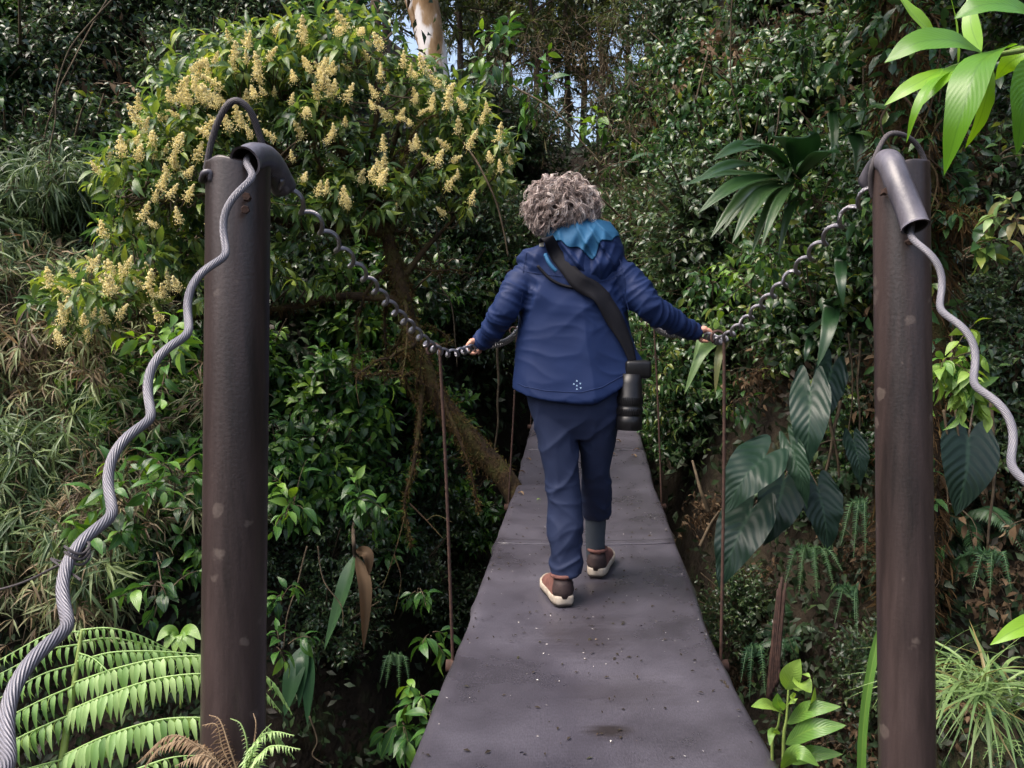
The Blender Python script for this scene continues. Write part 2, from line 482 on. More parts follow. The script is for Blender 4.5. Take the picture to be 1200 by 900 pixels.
# ------------------------------------------------------------------ footbridge
def rustpaint(name, base, dark, spot, spotscale=9.0):
    m, n, l, b = mat_base(name)
    tc = n.new('ShaderNodeTexCoord')
    no = n.new('ShaderNodeTexNoise'); no.inputs['Scale'].default_value = 7; no.inputs['Detail'].default_value = 8; no.inputs['Roughness'].default_value = 0.7
    mp = n.new('ShaderNodeMapping'); mp.inputs['Scale'].default_value = (2.2, 2.2, 0.22)
    l.new(tc.outputs['Object'], mp.inputs[0]); l.new(mp.outputs[0], no.inputs['Vector'])
    r = ramp(n, [(0.32, dark), (0.52, base), (0.72, tuple(c * 1.7 for c in base))])
    l.new(no.outputs['Fac'], r.inputs[0])
    vo = n.new('ShaderNodeTexVoronoi'); vo.inputs['Scale'].default_value = spotscale; vo.inputs['Randomness'].default_value = 1.0
    n2 = n.new('ShaderNodeTexNoise'); n2.inputs['Scale'].default_value = 60; n2.inputs['Detail'].default_value = 4
    l.new(tc.outputs['Object'], n2.inputs['Vector'])
    mixv = n.new('ShaderNodeVectorMath'); mixv.operation = 'MULTIPLY_ADD'
    l.new(n2.outputs['Color'], mixv.inputs[0]); mixv.inputs[1].default_value = (0.02, 0.02, 0.02); l.new(tc.outputs['Object'], mixv.inputs[2])
    l.new(mixv.outputs[0], vo.inputs['Vector'])
    sc = n.new('ShaderNodeSeparateColor'); l.new(vo.outputs['Color'], sc.inputs[0])
    # only some cells carry a lichen spot, each of its own size
    pw = n.new('ShaderNodeMath'); pw.operation = 'MULTIPLY_ADD'; l.new(sc.outputs[0], pw.inputs[0]); pw.inputs[1].default_value = 0.50; pw.inputs[2].default_value = -0.20
    sb = n.new('ShaderNodeMath'); sb.operation = 'SUBTRACT'; l.new(pw.outputs[0], sb.inputs[0]); l.new(vo.outputs['Distance'], sb.inputs[1])
    mr = n.new('ShaderNodeMapRange'); l.new(sb.outputs[0], mr.inputs[0]); mr.inputs[1].default_value = -0.03; mr.inputs[2].default_value = 0.05; mr.inputs[4].default_value = 0.75
    mm = n.new('ShaderNodeMath'); mm.operation = 'MULTIPLY'; l.new(mr.outputs[0], mm.inputs[0]); l.new(n2.outputs['Fac'], mm.inputs[1])
    mx = n.new('ShaderNodeMix'); mx.data_type = 'RGBA'
    l.new(mm.outputs[0], mx.inputs[0]); l.new(r.outputs[0], mx.inputs[6]); mx.inputs[7].default_value = (*spot, 1)
    l.new(mx.outputs[2], b.inputs['Base Color'])
    b.inputs['Roughness'].default_value = 0.5
    rr = n.new('ShaderNodeMapRange'); l.new(no.outputs['Fac'], rr.inputs[0]); rr.inputs[3].default_value = 0.25; rr.inputs[4].default_value = 0.5
    l.new(rr.outputs[0], b.inputs['Roughness'])
    bp = n.new('ShaderNodeBump'); bp.inputs['Strength'].default_value = 0.3; bp.inputs['Distance'].default_value = 0.0015
    n3 = n.new('ShaderNodeTexNoise'); n3.inputs['Scale'].default_value = 150; n3.inputs['Detail'].default_value = 3
    l.new(tc.outputs['Object'], n3.inputs['Vector'])
    l.new(n3.outputs['Fac'], bp.inputs['Height']); l.new(bp.outputs[0], b.inputs['Normal'])
    return m
M['post'] = rustpaint('rusty_post', (0.030, 0.0205, 0.0195), (0.010, 0.0078, 0.008), (0.13, 0.105, 0.09), 19)
M['sleeve'] = rustpaint('dark_sleeve', (0.075, 0.070, 0.085), (0.035, 0.033, 0.042), (0.14, 0.13, 0.14), 30)
M['rebar'] = noisemat('rust_rebar', [(0.3, (0.026, 0.015, 0.012)), (0.7, (0.065, 0.034, 0.025))], 60, 0.8, bump=0.4, bscale=200, bdist=0.002)
M['blackhole'] = noisemat('pipe_inside', [(0.3, (0.004, 0.003, 0.003)), (0.7, (0.012, 0.009, 0.008))], 20, 0.9)

def ropemat(name, c0, c1, rough, metal, freq=70.0):
    m, n, l, b = mat_base(name)
    uv = n.new('ShaderNodeUVMap')
    sx = n.new('ShaderNodeSeparateXYZ'); l.new(uv.outputs[0], sx.inputs[0])
    a = n.new('ShaderNodeMath'); a.operation = 'MULTIPLY'; l.new(sx.outputs[1], a.inputs[0]); a.inputs[1].default_value = freq
    c = n.new('ShaderNodeMath'); c.operation = 'MULTIPLY_ADD'; l.new(sx.outputs[0], c.inputs[0]); c.inputs[1].default_value = 14.0; l.new(a.outputs[0], c.inputs[2])
    p = n.new('ShaderNodeMath'); p.operation = 'MULTIPLY'; l.new(c.outputs[0], p.inputs[0]); p.inputs[1].default_value = 2 * math.pi
    s = n.new('ShaderNodeMath'); s.operation = 'SINE'; l.new(p.outputs[0], s.inputs[0])
    mr = n.new('ShaderNodeMapRange'); l.new(s.outputs[0], mr.inputs[0]); mr.inputs[1].default_value = -1.0; mr.inputs[2].default_value = 0.2
    r = ramp(n, [(0.0, c0), (1.0, c1)])
    l.new(mr.outputs[0], r.inputs[0]); l.new(r.outputs[0], b.inputs['Base Color'])
    b.inputs['Roughness'].default_value = rough
    b.inputs['Metallic'].default_value = metal
    bp = n.new('ShaderNodeBump'); bp.inputs['Strength'].default_value = 0.55; bp.inputs['Distance'].default_value = 0.0008
    l.new(s.outputs[0], bp.inputs['Height']); l.new(bp.outputs[0], b.inputs['Normal'])
    return m
M['steelrope'] = ropemat('steel_rope', (0.10, 0.097, 0.11), (0.175, 0.17, 0.195), 0.5, 0.2, 110)
M['handrope'] = ropemat('hand_rope', (0.09, 0.088, 0.098), (0.36, 0.35, 0.38), 0.28, 0.9, 100)
M['looprope'] = ropemat('loop_rope', (0.012, 0.010, 0.012), (0.085, 0.075, 0.08), 0.6, 0.2, 75)

# deck path: centre x and height at a distance y
def deck_x(y): return 0.20 + (y - 2.04) * 0.0865
def deck_z(y): return 0.0 + 0.0158 * (y - 2.6) ** 2 - 0.012
HALF = 0.44

def deckmat():
    m, n, l, b = mat_base('rubber_mat')
    tc = n.new('ShaderNodeTexCoord')
    no = n.new('ShaderNodeTexNoise'); no.inputs['Scale'].default_value = 2.3; no.inputs['Detail'].default_value = 7; no.inputs['Roughness'].default_value = 0.6
    l.new(tc.outputs['Object'], no.inputs['Vector'])
    r = ramp(n, [(0.25, (0.026, 0.024, 0.030)), (0.5, (0.053, 0.049, 0.062)), (0.75, (0.080, 0.075, 0.094))])
    l.new(no.outputs['Fac'], r.inputs[0])
    # a round stain and larger darker patches, streaked across by the weave
    mp = n.new('ShaderNodeMapping'); mp.inputs['Scale'].default_value = (3.0, 30.0, 1.0); l.new(tc.outputs['Object'], mp.inputs[0])
    ns = n.new('ShaderNodeTexNoise'); ns.inputs['Scale'].default_value = 1.4; ns.inputs['Detail'].default_value = 6; l.new(mp.outputs[0], ns.inputs['Vector'])
    nf = n.new('ShaderNodeTexNoise'); nf.inputs['Scale'].default_value = 1.0; nf.inputs['Detail'].default_value = 4
    mf = n.new('ShaderNodeMapping'); mf.inputs['Scale'].default_value = (260.0, 90.0, 1.0); l.new(tc.outputs['Object'], mf.inputs[0]); l.new(mf.outputs[0], nf.inputs['Vector'])
    mg = n.new('ShaderNodeMix'); mg.data_type = 'RGBA'; mg.blend_type = 'MULTIPLY'; mg.inputs[0].default_value = 1.0
    rf = ramp(n, [(0.3, (0.72, 0.72, 0.72)), (0.7, (1.25, 1.25, 1.25))]); l.new(nf.outputs['Fac'], rf.inputs[0])
    l.new(r.outputs[0], mg.inputs[6]); l.new(rf.outputs[0], mg.inputs[7])
    colr = mg.outputs[2]
    for (sx_, sy_, rx, ry, amt) in DARK_PATCHES:
        v = n.new('ShaderNodeVectorMath'); v.operation = 'SUBTRACT'; l.new(tc.outputs['Object'], v.inputs[0]); v.inputs[1].default_value = (sx_, sy_, 0)
        v2 = n.new('ShaderNodeVectorMath'); v2.operation = 'MULTIPLY'; l.new(v.outputs[0], v2.inputs[0]); v2.inputs[1].default_value = (1 / rx, 1 / ry, 0)
        ln = n.new('ShaderNodeVectorMath'); ln.operation = 'LENGTH'; l.new(v2.outputs[0], ln.inputs[0])
        ad = n.new('ShaderNodeMath'); ad.operation = 'MULTIPLY_ADD'; l.new(ns.outputs['Fac'], ad.inputs[0]); ad.inputs[1].default_value = 1.3; l.new(ln.outputs['Value'], ad.inputs[2])
        mr = n.new('ShaderNodeMapRange'); l.new(ad.outputs[0], mr.inputs[0]); mr.inputs[1].default_value = 1.0; mr.inputs[2].default_value = 1.75; mr.inputs[3].default_value = amt; mr.inputs[4].default_value = 0.0
        mx = n.new('ShaderNodeMix'); mx.data_type = 'RGBA'; l.new(mr.outputs[0], mx.inputs[0]); l.new(colr, mx.inputs[6]); mx.inputs[7].default_value = (0.018, 0.014, 0.013, 1)
        colr = mx.outputs[2]
    l.new(colr, b.inputs['Base Color'])
    rr = n.new('ShaderNodeMapRange'); l.new(no.outputs['Fac'], rr.inputs[0]); rr.inputs[1].default_value = 0.3; rr.inputs[2].default_value = 0.7; rr.inputs[3].default_value = 0.20; rr.inputs[4].default_value = 0.48
    l.new(rr.outputs[0], b.inputs['Roughness'])
    w1 = n.new('ShaderNodeTexWave'); w1.bands_direction = 'X'; w1.inputs['Scale'].default_value = 55; w1.inputs['Distortion'].default_value = 2.5
    w2 = n.new('ShaderNodeTexWave'); w2.bands_direction = 'Y'; w2.inputs['Scale'].default_value = 45; w2.inputs['Distortion'].default_value = 2.5
    l.new(tc.outputs['Object'], w1.inputs['Vector']); l.new(tc.outputs['Object'], w2.inputs['Vector'])
    ad = n.new('ShaderNodeMath'); ad.operation = 'ADD'; l.new(w1.outputs['Fac'], ad.inputs[0]); l.new(w2.outputs['Fac'], ad.inputs[1])
    b1 = n.new('ShaderNodeBump'); b1.inputs['Strength'].default_value = 0.12; b1.inputs['Distance'].default_value = 0.0008
    l.new(ad.outputs[0], b1.inputs['Height'])
    b2 = n.new('ShaderNodeBump'); b2.inputs['Strength'].default_value = 0.12; b2.inputs['Distance'].default_value = 0.004
    l.new(no.outputs['Fac'], b2.inputs['Height']); l.new(b1.outputs[0], b2.inputs['Normal'])
    l.new(b2.outputs[0], b.inputs['Normal'])
    return m

DARK_PATCHES = [(W(715, 850, 2.16)[0], W(715, 850, 2.16)[1], 0.075, 0.05, 0.85),
          (W(690, 735, 2.85)[0], W(690, 735, 2.85)[1], 0.16, 0.26, 0.35),
          (W(722, 800, 2.4)[0], W(722, 800, 2.4)[1], 0.22, 0.14, 0.28),
          (W(650, 735, 2.85)[0], W(650, 735, 2.85)[1], 0.10, 0.12, 0.25),
          (W(716, 672, 3.35)[0], W(716, 672, 3.35)[1], 0.12, 0.10, 0.35)]
M['mat'] = deckmat()

HANGERS = [2.80, 4.95, 7.1, 9.25]
bridge = thing('footbridge', 'narrow sagging suspension footbridge with dark grey rubber mat deck', 'bridge', (deck_x(1.7), 1.7, deck_z(1.7)))
BO = np.array(bridge.location)
def make_deck():
    ys = np.concatenate([np.arange(1.62, 7, 0.05), np.arange(7, 11.9, 0.15)])
    prof = [(-1.0, -0.16, 0.015), (-1.01, -0.10, 0.01), (-1.02, -0.035, 0.004), (-1.0, -0.008, 0), (-0.97, 0.004, 0)] + [(q, 0.004, 0) for q in np.linspace(-0.9, 0.9, 15)] + [(0.97, 0.004, 0), (1.0, -0.008, 0), (1.02, -0.035, 0.004), (1.01, -0.10, 0.01), (1.0, -0.16, 0.015)]
    V = []
    for y in ys:
        pin = max([math.exp(-((y - h) / 0.35) ** 2) for h in HANGERS])
        el = HALF + 0.007 * mnoise.noise((y * 1.3, 0.3, 1)) - 0.010 * pin
        er = HALF + 0.007 * mnoise.noise((y * 1.3, 5.3, 2)) - 0.012 * pin
        if y < 2.35:
            er += 0.03 * (2.35 - y) / 0.5
        for q, z, sk in prof:
            e = el if q < 0 else er
            zz = z - 0.010 * (1 - min(1, q * q)) + 0.0015 * mnoise.noise((q * 2.2, y * 1.6, 9))
            if abs(q) >= 0.97:
                zz += 0.022 * mnoise.noise((q * 3, y * 4.0, 4)) * min(1.0, abs(z) * 12)
                if q > 0 and y < 2.4:
                    zz -= 0.03 * (2.4 - y)
            V.append((deck_x(y) + q * e + (0.02 * mnoise.noise((y * 5, q, 2)) if abs(z) > 0.03 else 0), y, deck_z(y) + zz))
    n, k = len(ys), len(prof)
    i = np.arange(n - 1)[:, None] * k
    j = np.arange(k - 1)[None]
    F = np.stack([i + j, i + j + 1, i + k + j + 1, i + k + j], -1).reshape(-1, 4)
    g = Geo(); g.add(np.array(V), None, F)
    o = g.build('deck', M['mat'])
    md = o.modifiers.new('thick', 'SOLIDIFY'); md.thickness = 0.012; md.offset = -1
    return o
deck = make_deck(); deck.parent = bridge; deck.matrix_parent_inverse = Matrix.Translation(-bridge.location)

# laps where the mat was patched
for y0, y1, x0, x1 in ((3.86, 3.93, -.43, .43), (5.9, 5.98, -.43, .43)):
    g = Geo()
    ys = np.linspace(y0, y1, 5); xs = np.linspace(x0, x1, 15)
    V = [(deck_x(y) + x, y, deck_z(y) + .0045 - .010 * (1 - (x / HALF) ** 2) + .0028 + .001 * mnoise.noise((x * 9, y * 9, 2))) for y in ys for x in xs]
    i = np.arange(4)[:, None] * 15; j = np.arange(14)[None]
    g.add(np.array(V), None, np.stack([i + j, i + j + 1, i + 16 + j, i + 15 + j], -1).reshape(-1, 4))
    o = g.build('mat_lap', M['mat']); md = o.modifiers.new('t', 'SOLIDIFY'); md.thickness = .003; md.offset = -1
    o.parent = bridge; o.matrix_parent_inverse = Matrix.Translation(-bridge.location)

# hand cables (coiled steel rope): stay down to the near bank, over the post sleeve, along the bridge to the far post
def to_parent(o, p):
    o.parent = p
    o.matrix_parent_inverse = Matrix.Translation(-p.location)
    return o

def make_cable(label, stay, rail, phase_s, phase_r, hand):
    root = thing('handrail_cable', label, 'cable', tuple(rail[0]))
    g = Geo()
    P = helix(smooth_path(stay, 80), lambda s: np.interp(s, [0, .08, .6, 1], [0, .0125, .0115, .009]), 0.185, phase_s, 18, hand)
    add_tube(g, P, 0.0066, 12)
    to_parent(g.build('stay', M['steelrope']), root)
    g = Geo()
    P = helix(smooth_path(rail, 260), 0.0125, 0.088, phase_r, 16, hand)
    add_tube(g, P, 0.0052, 8)
    to_parent(g.build('handrail', M['handrope']), root)
    return root
LH, RH = W(556, 407, 3.26), W(826, 393, 3.26)     # where the hands grip
stayL = [W(300, 182, 1.55), W(291, 186, 1.49), W(287, 205, 1.455), W(262, 280, 1.38), W(190, 430, 1.18), W(110, 620, 0.93), W(40, 790, 0.73), W(-40, 960, 0.58), W(-150, 1180, 0.48)]
railL = [W(326, 208, 1.62), W(345, 232, 1.68), W(405, 298, 1.92), W(470, 371, 2.35), W(517, 412, 2.82), LH, W(606, 388, 4.95), W(630, 325, 7.4), W(646, 252, 11.6)]
stayR = [W(1056, 222, 1.66), W(1066, 250, 1.63), W(1075, 272, 1.60), W(1100, 335, 1.53), W(1143, 430, 1.40), W(1190, 530, 1.26), W(1235, 640, 1.14), W(1330, 860, 0.95), W(1420, 1060, 0.85)]
railR = [W(1022, 224, 1.80), W(1005, 238, 1.85), W(965, 282, 2.02), W(905, 345, 2.36), W(848, 397, 2.80), RH, W(766, 380, 4.95), W(750, 318, 7.6), W(738, 245, 11.6)]
make_cable('wavy grey steel cable over the post beside the flowering tree', stayL, railL, 0.4, 2.0, 1)
make_cable('wavy grey steel cable over the lichen-spotted post by the hanging sprig', stayR, railR, 0.0, 0.5, -1)

def hanger(p_top, p_bot):
    g = Geo()
    P = smooth_path([p_top, (np.array(p_top) * 0.6 + np.array(p_bot) * 0.4) + [0.004, 0, 0], p_bot], 90)
    R = 0.0052 + 0.0010 * (np.arange(90) % 2)
    add_tube(g, P, R, 8)
    # hook that rides over the cable
    a = np.linspace(-0.3, math.pi + 0.9, 14)
    hk = np.array([[0, 0, 0]] * 14, float) + np.asarray(p_top) + np.stack([0.022 * np.cos(a) - 0.022, 0 * a, 0.022 * np.sin(a)], -1)
    add_tube(g, hk, 0.0052, 6)
    to_parent(g.build('hanger', M['rebar']), bridge)
for k, y in enumerate(HANGERS):
    for s in (-1, 1):
        rail = smooth_path(railL if s < 0 else railR, 300)
        i = int(np.argmin(abs(rail[:, 1] - y)))
        pt = rail[i] + [0, 0, 0.004]
        pb = np.array([deck_x(y) + s * (HALF + 0.035), y, deck_z(y) - 0.13])
        hanger(pt, pb)
    g = Geo()
    add_tube(g, [(deck_x(y) - HALF - 0.06, y, deck_z(y) - 0.125), (deck_x(y), y, deck_z(y) - 0.14), (deck_x(y) + HALF + 0.06, y, deck_z(y) - 0.125)], 0.022, 8)
    to_parent(g.build('crossbar', M['rebar']), bridge)

def pipe_post(root, top, base, r, sides=40):
    g = Geo()
    ax = nrm(np.asarray(top) - np.asarray(base))
    h = float(np.linalg.norm(np.asarray(top) - np.asarray(base)))
    n = 26
    prof = [(r * 0.90, h - 0.16), (r * 0.90, h - 0.012), (r * 0.915, h - 0.002), (r * 0.985, h), (r, h - 0.004)] + [(r * (1 + 0.006 * math.sin(q * 3.3)), h - 0.01 - (h - 0.01) * q / n) for q in range(n + 1)]
    add_lathe(g, prof, base, ax, sides)
    for V in g.V:
        top_mask = ((V - np.asarray(base)) @ ax) > h - 0.02
        for i in np.where(top_mask)[0]:
            V[i, 2] += 0.006 * mnoise.noise((V[i, 0] * 25, V[i, 1] * 25, 0.3)) - 0.002
    to_parent(g.build('pipe', M['post']), root)
    g = Geo(); add_lathe(g, [(0.001, h - 0.15), (r * 0.9, h - 0.15)], base, ax, sides)
    to_parent(g.build('pipe_inside', M['blackhole']), root)

def sleeve(root, pts, r, flare=0.0):
    P = smooth_path(pts, 28)
    g = Geo()
    R = np.full(28, r); R[:3] = r + flare * np.array([1, .5, .2])
    add_tube(g, P, R, 20, cap=False)
    Ri = R - 0.004
    add_tube(g, P, Ri, 20, cap=False, mat=1)
    # rim faces between outer and inner tube
    n = 28 * 20
    for e in (0, 27):
        j = np.arange(20)
        F = np.stack([e * 20 + j, e * 20 + (j + 1) % 20, n + e * 20 + (j + 1) % 20, n + e * 20 + j], -1)
        g.F4.append(F); g.m4.append(np.zeros(20, int))
    to_parent(g.build('cable_sleeve', [M['sleeve'], M['blackhole']]), root)

def loop(root, pts, r, mat='looprope'):
    g = Geo()
    P = smooth_path(pts, 90)
    add_tube(g, P, r * (1 + 0.14 * (np.arange(90) % 2)), 8)
    to_parent(g.build('cable_loop', M[mat]), root)

def bolt(root, p, d, r=0.008):
    g = Geo(); add_lathe(g, [(0.0001, 0.02), (r * .9, 0.02), (r, 0.016), (r, 0), (r * 0.5, -0.001), (r * 0.5, -0.03)], p, d, 6)
    to_parent(g.build('bolt', M['rebar'], smooth=False), root)

tL, bL = W(279.5, 192, 1.55), W(272, 1010, 1.55)
postL = thing('bridge_post', 'rusty brown steel pipe post rising from the fern, tall arched cable loop', 'post', tuple(bL), 'posts of the footbridge')
pipe_post(postL, tL, bL, 0.0595)
sleeve(postL, [W(287, 190, 1.49), W(297, 184, 1.52), W(311, 186, 1.58), W(322, 200, 1.625), W(333, 221, 1.66)], 0.0265, 0.003)
loop(postL, [W(240, 215, 1.55), W(242, 196, 1.55), W(250, 158, 1.54), W(263, 128, 1.53), W(277, 118, 1.53), W(293, 130, 1.54), W(304, 158, 1.56), W(313, 188, 1.58), W(320, 208, 1.60)], 0.0062)
bolt(postL, W(290, 232, 1.487), (0.2, -1, 0.0)); bolt(postL, W(288, 246, 1.487), (0.25, -1, -0.1))
g = Geo(); add_tube(g, smooth_path([W(236, 212, 1.53), W(239, 203, 1.50), W(246, 202, 1.50), W(247, 212, 1.505)], 12), 0.006, 6)
to_parent(g.build('clamp', M['sleeve']), postL)
tR, bR = W(1055.5, 194, 1.72), W(1064, 1010, 1.72)
postR = thing('bridge_post', 'rusty brown steel pipe post speckled with pale lichen beside the green sprig', 'post', tuple(bR), 'posts of the footbridge')
pipe_post(postR, tR, bR, 0.0560)
sleeve(postR, [W(1073, 266, 1.60), W(1066, 247, 1.615), W(1052, 213, 1.645), W(1042, 190, 1.69), W(1030, 196, 1.78), W(1019, 214, 1.83)], 0.0262, 0.001)
loop(postR, [W(1023, 232, 1.74), W(1020, 214, 1.73), W(1022, 195, 1.72), W(1031, 172, 1.72), W(1041, 158, 1.72), W(1055, 157, 1.72), W(1071, 166, 1.73), W(1082, 184, 1.74), W(1087, 206, 1.74), W(1088, 232, 1.73)], 0.0052, 'looprope')
g = Geo(); add_tube(g, smooth_path([W(1058, 196, 1.75), W(1070, 194, 1.76), W(1084, 202, 1.75), W(1086, 212, 1.73)], 16), 0.004, 6)
to_parent(g.build('wire_tie', M['steelrope']), postR)
bolt(postR, W(1066, 283, 1.655), (0.1, -1, 0)); bolt(postR, W(1037, 225, 1.66), (-0.2, -1, 0))
for px, lab in ((646, 'far rusty bridge post hidden behind the walker at the end of the bridge'), (738, 'thin rusty far post with hanging chain at the far end of the bridge')):
    top = W(px, 236, 11.6); gz = deck_z(11.6) - 0.9
    base = np.array([top[0], top[1], gz])
    pr = thing('bridge_post', lab, 'post', tuple(base), 'posts of the footbridge')
    pipe_post(pr, top, base, 0.055, 16)
    loop(pr, [top + [-0.06, 0, -0.06], top + [-0.04, 0, 0.08], top + [0.03, 0, 0.09], top + [0.10, 0, -0.02]], 0.009)
    if px == 738:
        g = Geo()
        link_t = None
        for q in range(34):
            c = top + np.array([0.105 + 0.02 * math.sin(q * 0.2), -0.05, -0.02 - q * 0.045])
            a = np.linspace(0, 2 * math.pi, 9)[:-1]
            ring = np.stack([0.014 * np.cos(a), 0 * a, 0.028 * np.sin(a)], -1)
            if q % 2:
                ring = ring[:, [1, 0, 2]]
            ring = np.vstack([ring, ring[:1]]) + c
            add_tube(g, ring, 0.005, 4, cap=False)
        to_parent(g.build('chain', M['steelrope']), pr)
# wire tied round the left stay
g = Geo()
c0 = W(91, 655, 0.885)
for q in range(3):
    a = np.linspace(0, 6.3, 20)
    add_tube(g, c0 + np.stack([0.012 * np.cos(a), 0.012 * np.sin(a), 0.006 * q + 0.004 * np.sin(a * 2)], -1), 0.0016, 5, cap=False)
add_tube(g, smooth_path([c0, W(70, 662, .92), W(20, 685, 1.1), W(-40, 700, 1.3)], 20), 0.0016, 5)
add_tube(g, smooth_path([c0 + [0, 0, .01], W(75, 658, .89), W(60, 655, .89), W(84, 672, .87), W(95, 680, .86)], 24), 0.0014, 5)
tag(g.build('tie_wire', M['looprope'], None), 'thin dark wire tied round the wavy grey cable above the fern', 'wire')
# ------------------------------------------------------------------ the walker
def remeshed(g, voxel, iters, factor=0.6):
    me = g.mesh('tmp', [])
    o = bpy.data.objects.new('tmp', me)
    col.objects.link(o)
    r = o.modifiers.new('r', 'REMESH'); r.mode = 'VOXEL'; r.voxel_size = voxel; r.use_smooth_shade = True
    if iters:
        s = o.modifiers.new('s', 'SMOOTH'); s.iterations = iters; s.factor = factor
    dg = bpy.context.evaluated_depsgraph_get()
    dg.update()
    out = bpy.data.meshes.new_from_object(o.evaluated_get(dg))
    bpy.data.objects.remove(o); bpy.data.meshes.remove(me)
    return out

def displace(me, fn):
    n = len(me.vertices)
    co = np.zeros(n * 3); no = np.zeros(n * 3)
    me.vertices.foreach_get('co', co)
    me.vertex_normals.foreach_get('vector', no)
    co, no = co.reshape(-1, 3), no.reshape(-1, 3)
    d = np.array([fn(p, q) for p, q in zip(co, no)])
    me.vertices.foreach_set('co', (co + no * d[:, None]).ravel())
    me.update()

def ridge(x, y, z):
    return 1 - 2 * abs(mnoise.noise((x, y, z)))

def ring_loft(g, rings, n=40, cap=True, p=0.85):
    """rings: list of (centre, half width x, half depth y)"""
    a = np.linspace(0, 2 * np.pi, n, endpoint=False)
    V = []
    for c, hw, hd in rings:
        cx = np.sign(np.cos(a)) * abs(np.cos(a)) ** p
        sy = np.sign(np.sin(a)) * abs(np.sin(a)) ** p
        V.append(np.stack([c[0] + hw * cx, c[1] + hd * sy, np.full(n, c[2])], -1))
    V = np.array(V).reshape(-1, 3)
    m = len(rings)
    i = np.arange(m - 1)[:, None] * n
    j = np.arange(n)[None]
    F = np.stack([i + j, i + (j + 1) % n, i + n + (j + 1) % n, i + n + j], -1).reshape(-1, 4)
    F3 = None
    if cap:
        V = np.vstack([V, [rings[0][0]], [rings[-1][0]]])
        jj = np.arange(n)
        F3 = np.vstack([np.stack([np.full(n, m * n), (jj + 1) % n, jj], -1), np.stack([np.full(n, m * n + 1), (m - 1) * n + jj, (m - 1) * n + (jj + 1) % n], -1)])
    g.add(V, F3, F)

DP = 3.2
def rows(spec):
    """(py, left px, right px, half depth m, distance) -> rings"""
    out = []
    for py, xl, xr, hd, d in spec:
        c = W((xl + xr) / 2, py, d)
        out.append((c, (xr - xl) / 2 / FPX * d, hd))
    return out

def fabric(name, c0, c1, rough=0.75, weave=900.0, sheen=0.0):
    m = noisemat(name, [(0.3, c0), (0.7, c1)], 5, rough, bump=0.15, bscale=weave, bdist=0.0006, spec=0.35)
    b = m.node_tree.nodes['Principled BSDF']
    b.inputs['Specular IOR Level'].default_value = 0.15
    b.inputs['Sheen Weight'].default_value = sheen
    b.inputs['Sheen Roughness'].default_value = 0.4
    return m
M['jacket'] = fabric('navy_shell_fabric', (0.0065, 0.015, 0.054), (0.0095, 0.021, 0.072), 0.6)
M['teal'] = fabric('teal_lining_fabric', (0.016, 0.072, 0.150), (0.024, 0.098, 0.195), 0.6)
M['trouser'] = fabric('slate_blue_fabric', (0.012, 0.018, 0.044), (0.017, 0.025, 0.058), 0.65)
M['blackweb'] = fabric('black_webbing', (0.004, 0.004, 0.006), (0.008, 0.008, 0.011), 0.7, 400)
M['sock'] = fabric('grey_sock_fabric', (0.035, 0.042, 0.052), (0.055, 0.065, 0.078), 0.9, 300)
M['skin'] = noisemat('skin', [(0.3, (0.42, 0.21, 0.15)), (0.7, (0.52, 0.28, 0.20))], 25, 0.5)
M['hair'] = None
M['shoe'] = noisemat('brown_suede', [(0.3, (0.085, 0.035, 0.03)), (0.7, (0.16, 0.072, 0.058))], 40, 0.85, bump=0.3, bscale=300, bdist=0.001)
M['shoedark'] = noisemat('dark_heel_patch', [(0.3, (0.022, 0.014, 0.014)), (0.7, (0.045, 0.028, 0.027))], 40, 0.7)
M['sole'] = noisemat('cream_sole', [(0.3, (0.20, 0.165, 0.13)), (0.7, (0.38, 0.33, 0.27))], 30, 0.7, bump=0.3, bscale=120, bdist=0.002)
M['outsole'] = noisemat('dark_outsole', [(0.3, (0.02, 0.017, 0.015)), (0.7, (0.05, 0.04, 0.035))], 30, 0.9)
M['lace'] = noisemat('dark_lace', [(0.3, (0.05, 0.012, 0.014)), (0.7, (0.09, 0.025, 0.025))], 60, 0.9)
M['lens'] = noisemat('black_lens_barrel', [(0.3, (0.004, 0.004, 0.005)), (0.7, (0.008, 0.008, 0.009))], 60, 0.34, spec=0.3)
M['mark'] = noisemat('pale_blue_print', [(0.3, (0.30, 0.45, 0.62)), (0.7, (0.40, 0.55, 0.70))], 60, 0.5)
M['metal'] = noisemat('bright_buckle', [(0.3, (0.45, 0.42, 0.35)), (0.7, (0.6, 0.57, 0.5))], 60, 0.35, metal=0.6)

FOOT_L = W(662, 706, 3.10); FOOT_R = W(698, 669, 3.44)
fy = lambda p: deck_z(p[1]) + 0.002
FOOT_L = np.array([FOOT_L[0], FOOT_L[1], fy(FOOT_L)])
FOOT_R = np.array([FOOT_R[0], FOOT_R[1], fy(FOOT_R)])

# arms
ARM_L = [W(634, 312, 3.2), W(609, 334, 3.17), W(592, 361, 3.14), W(577, 386, 3.2), W(563.5, 401, 3.262)]
ARM_R = [W(711, 312, 3.2), W(737, 332, 3.16), W(762, 361, 3.13), W(794, 379.5, 3.2), W(816, 389.5, 3.262)]

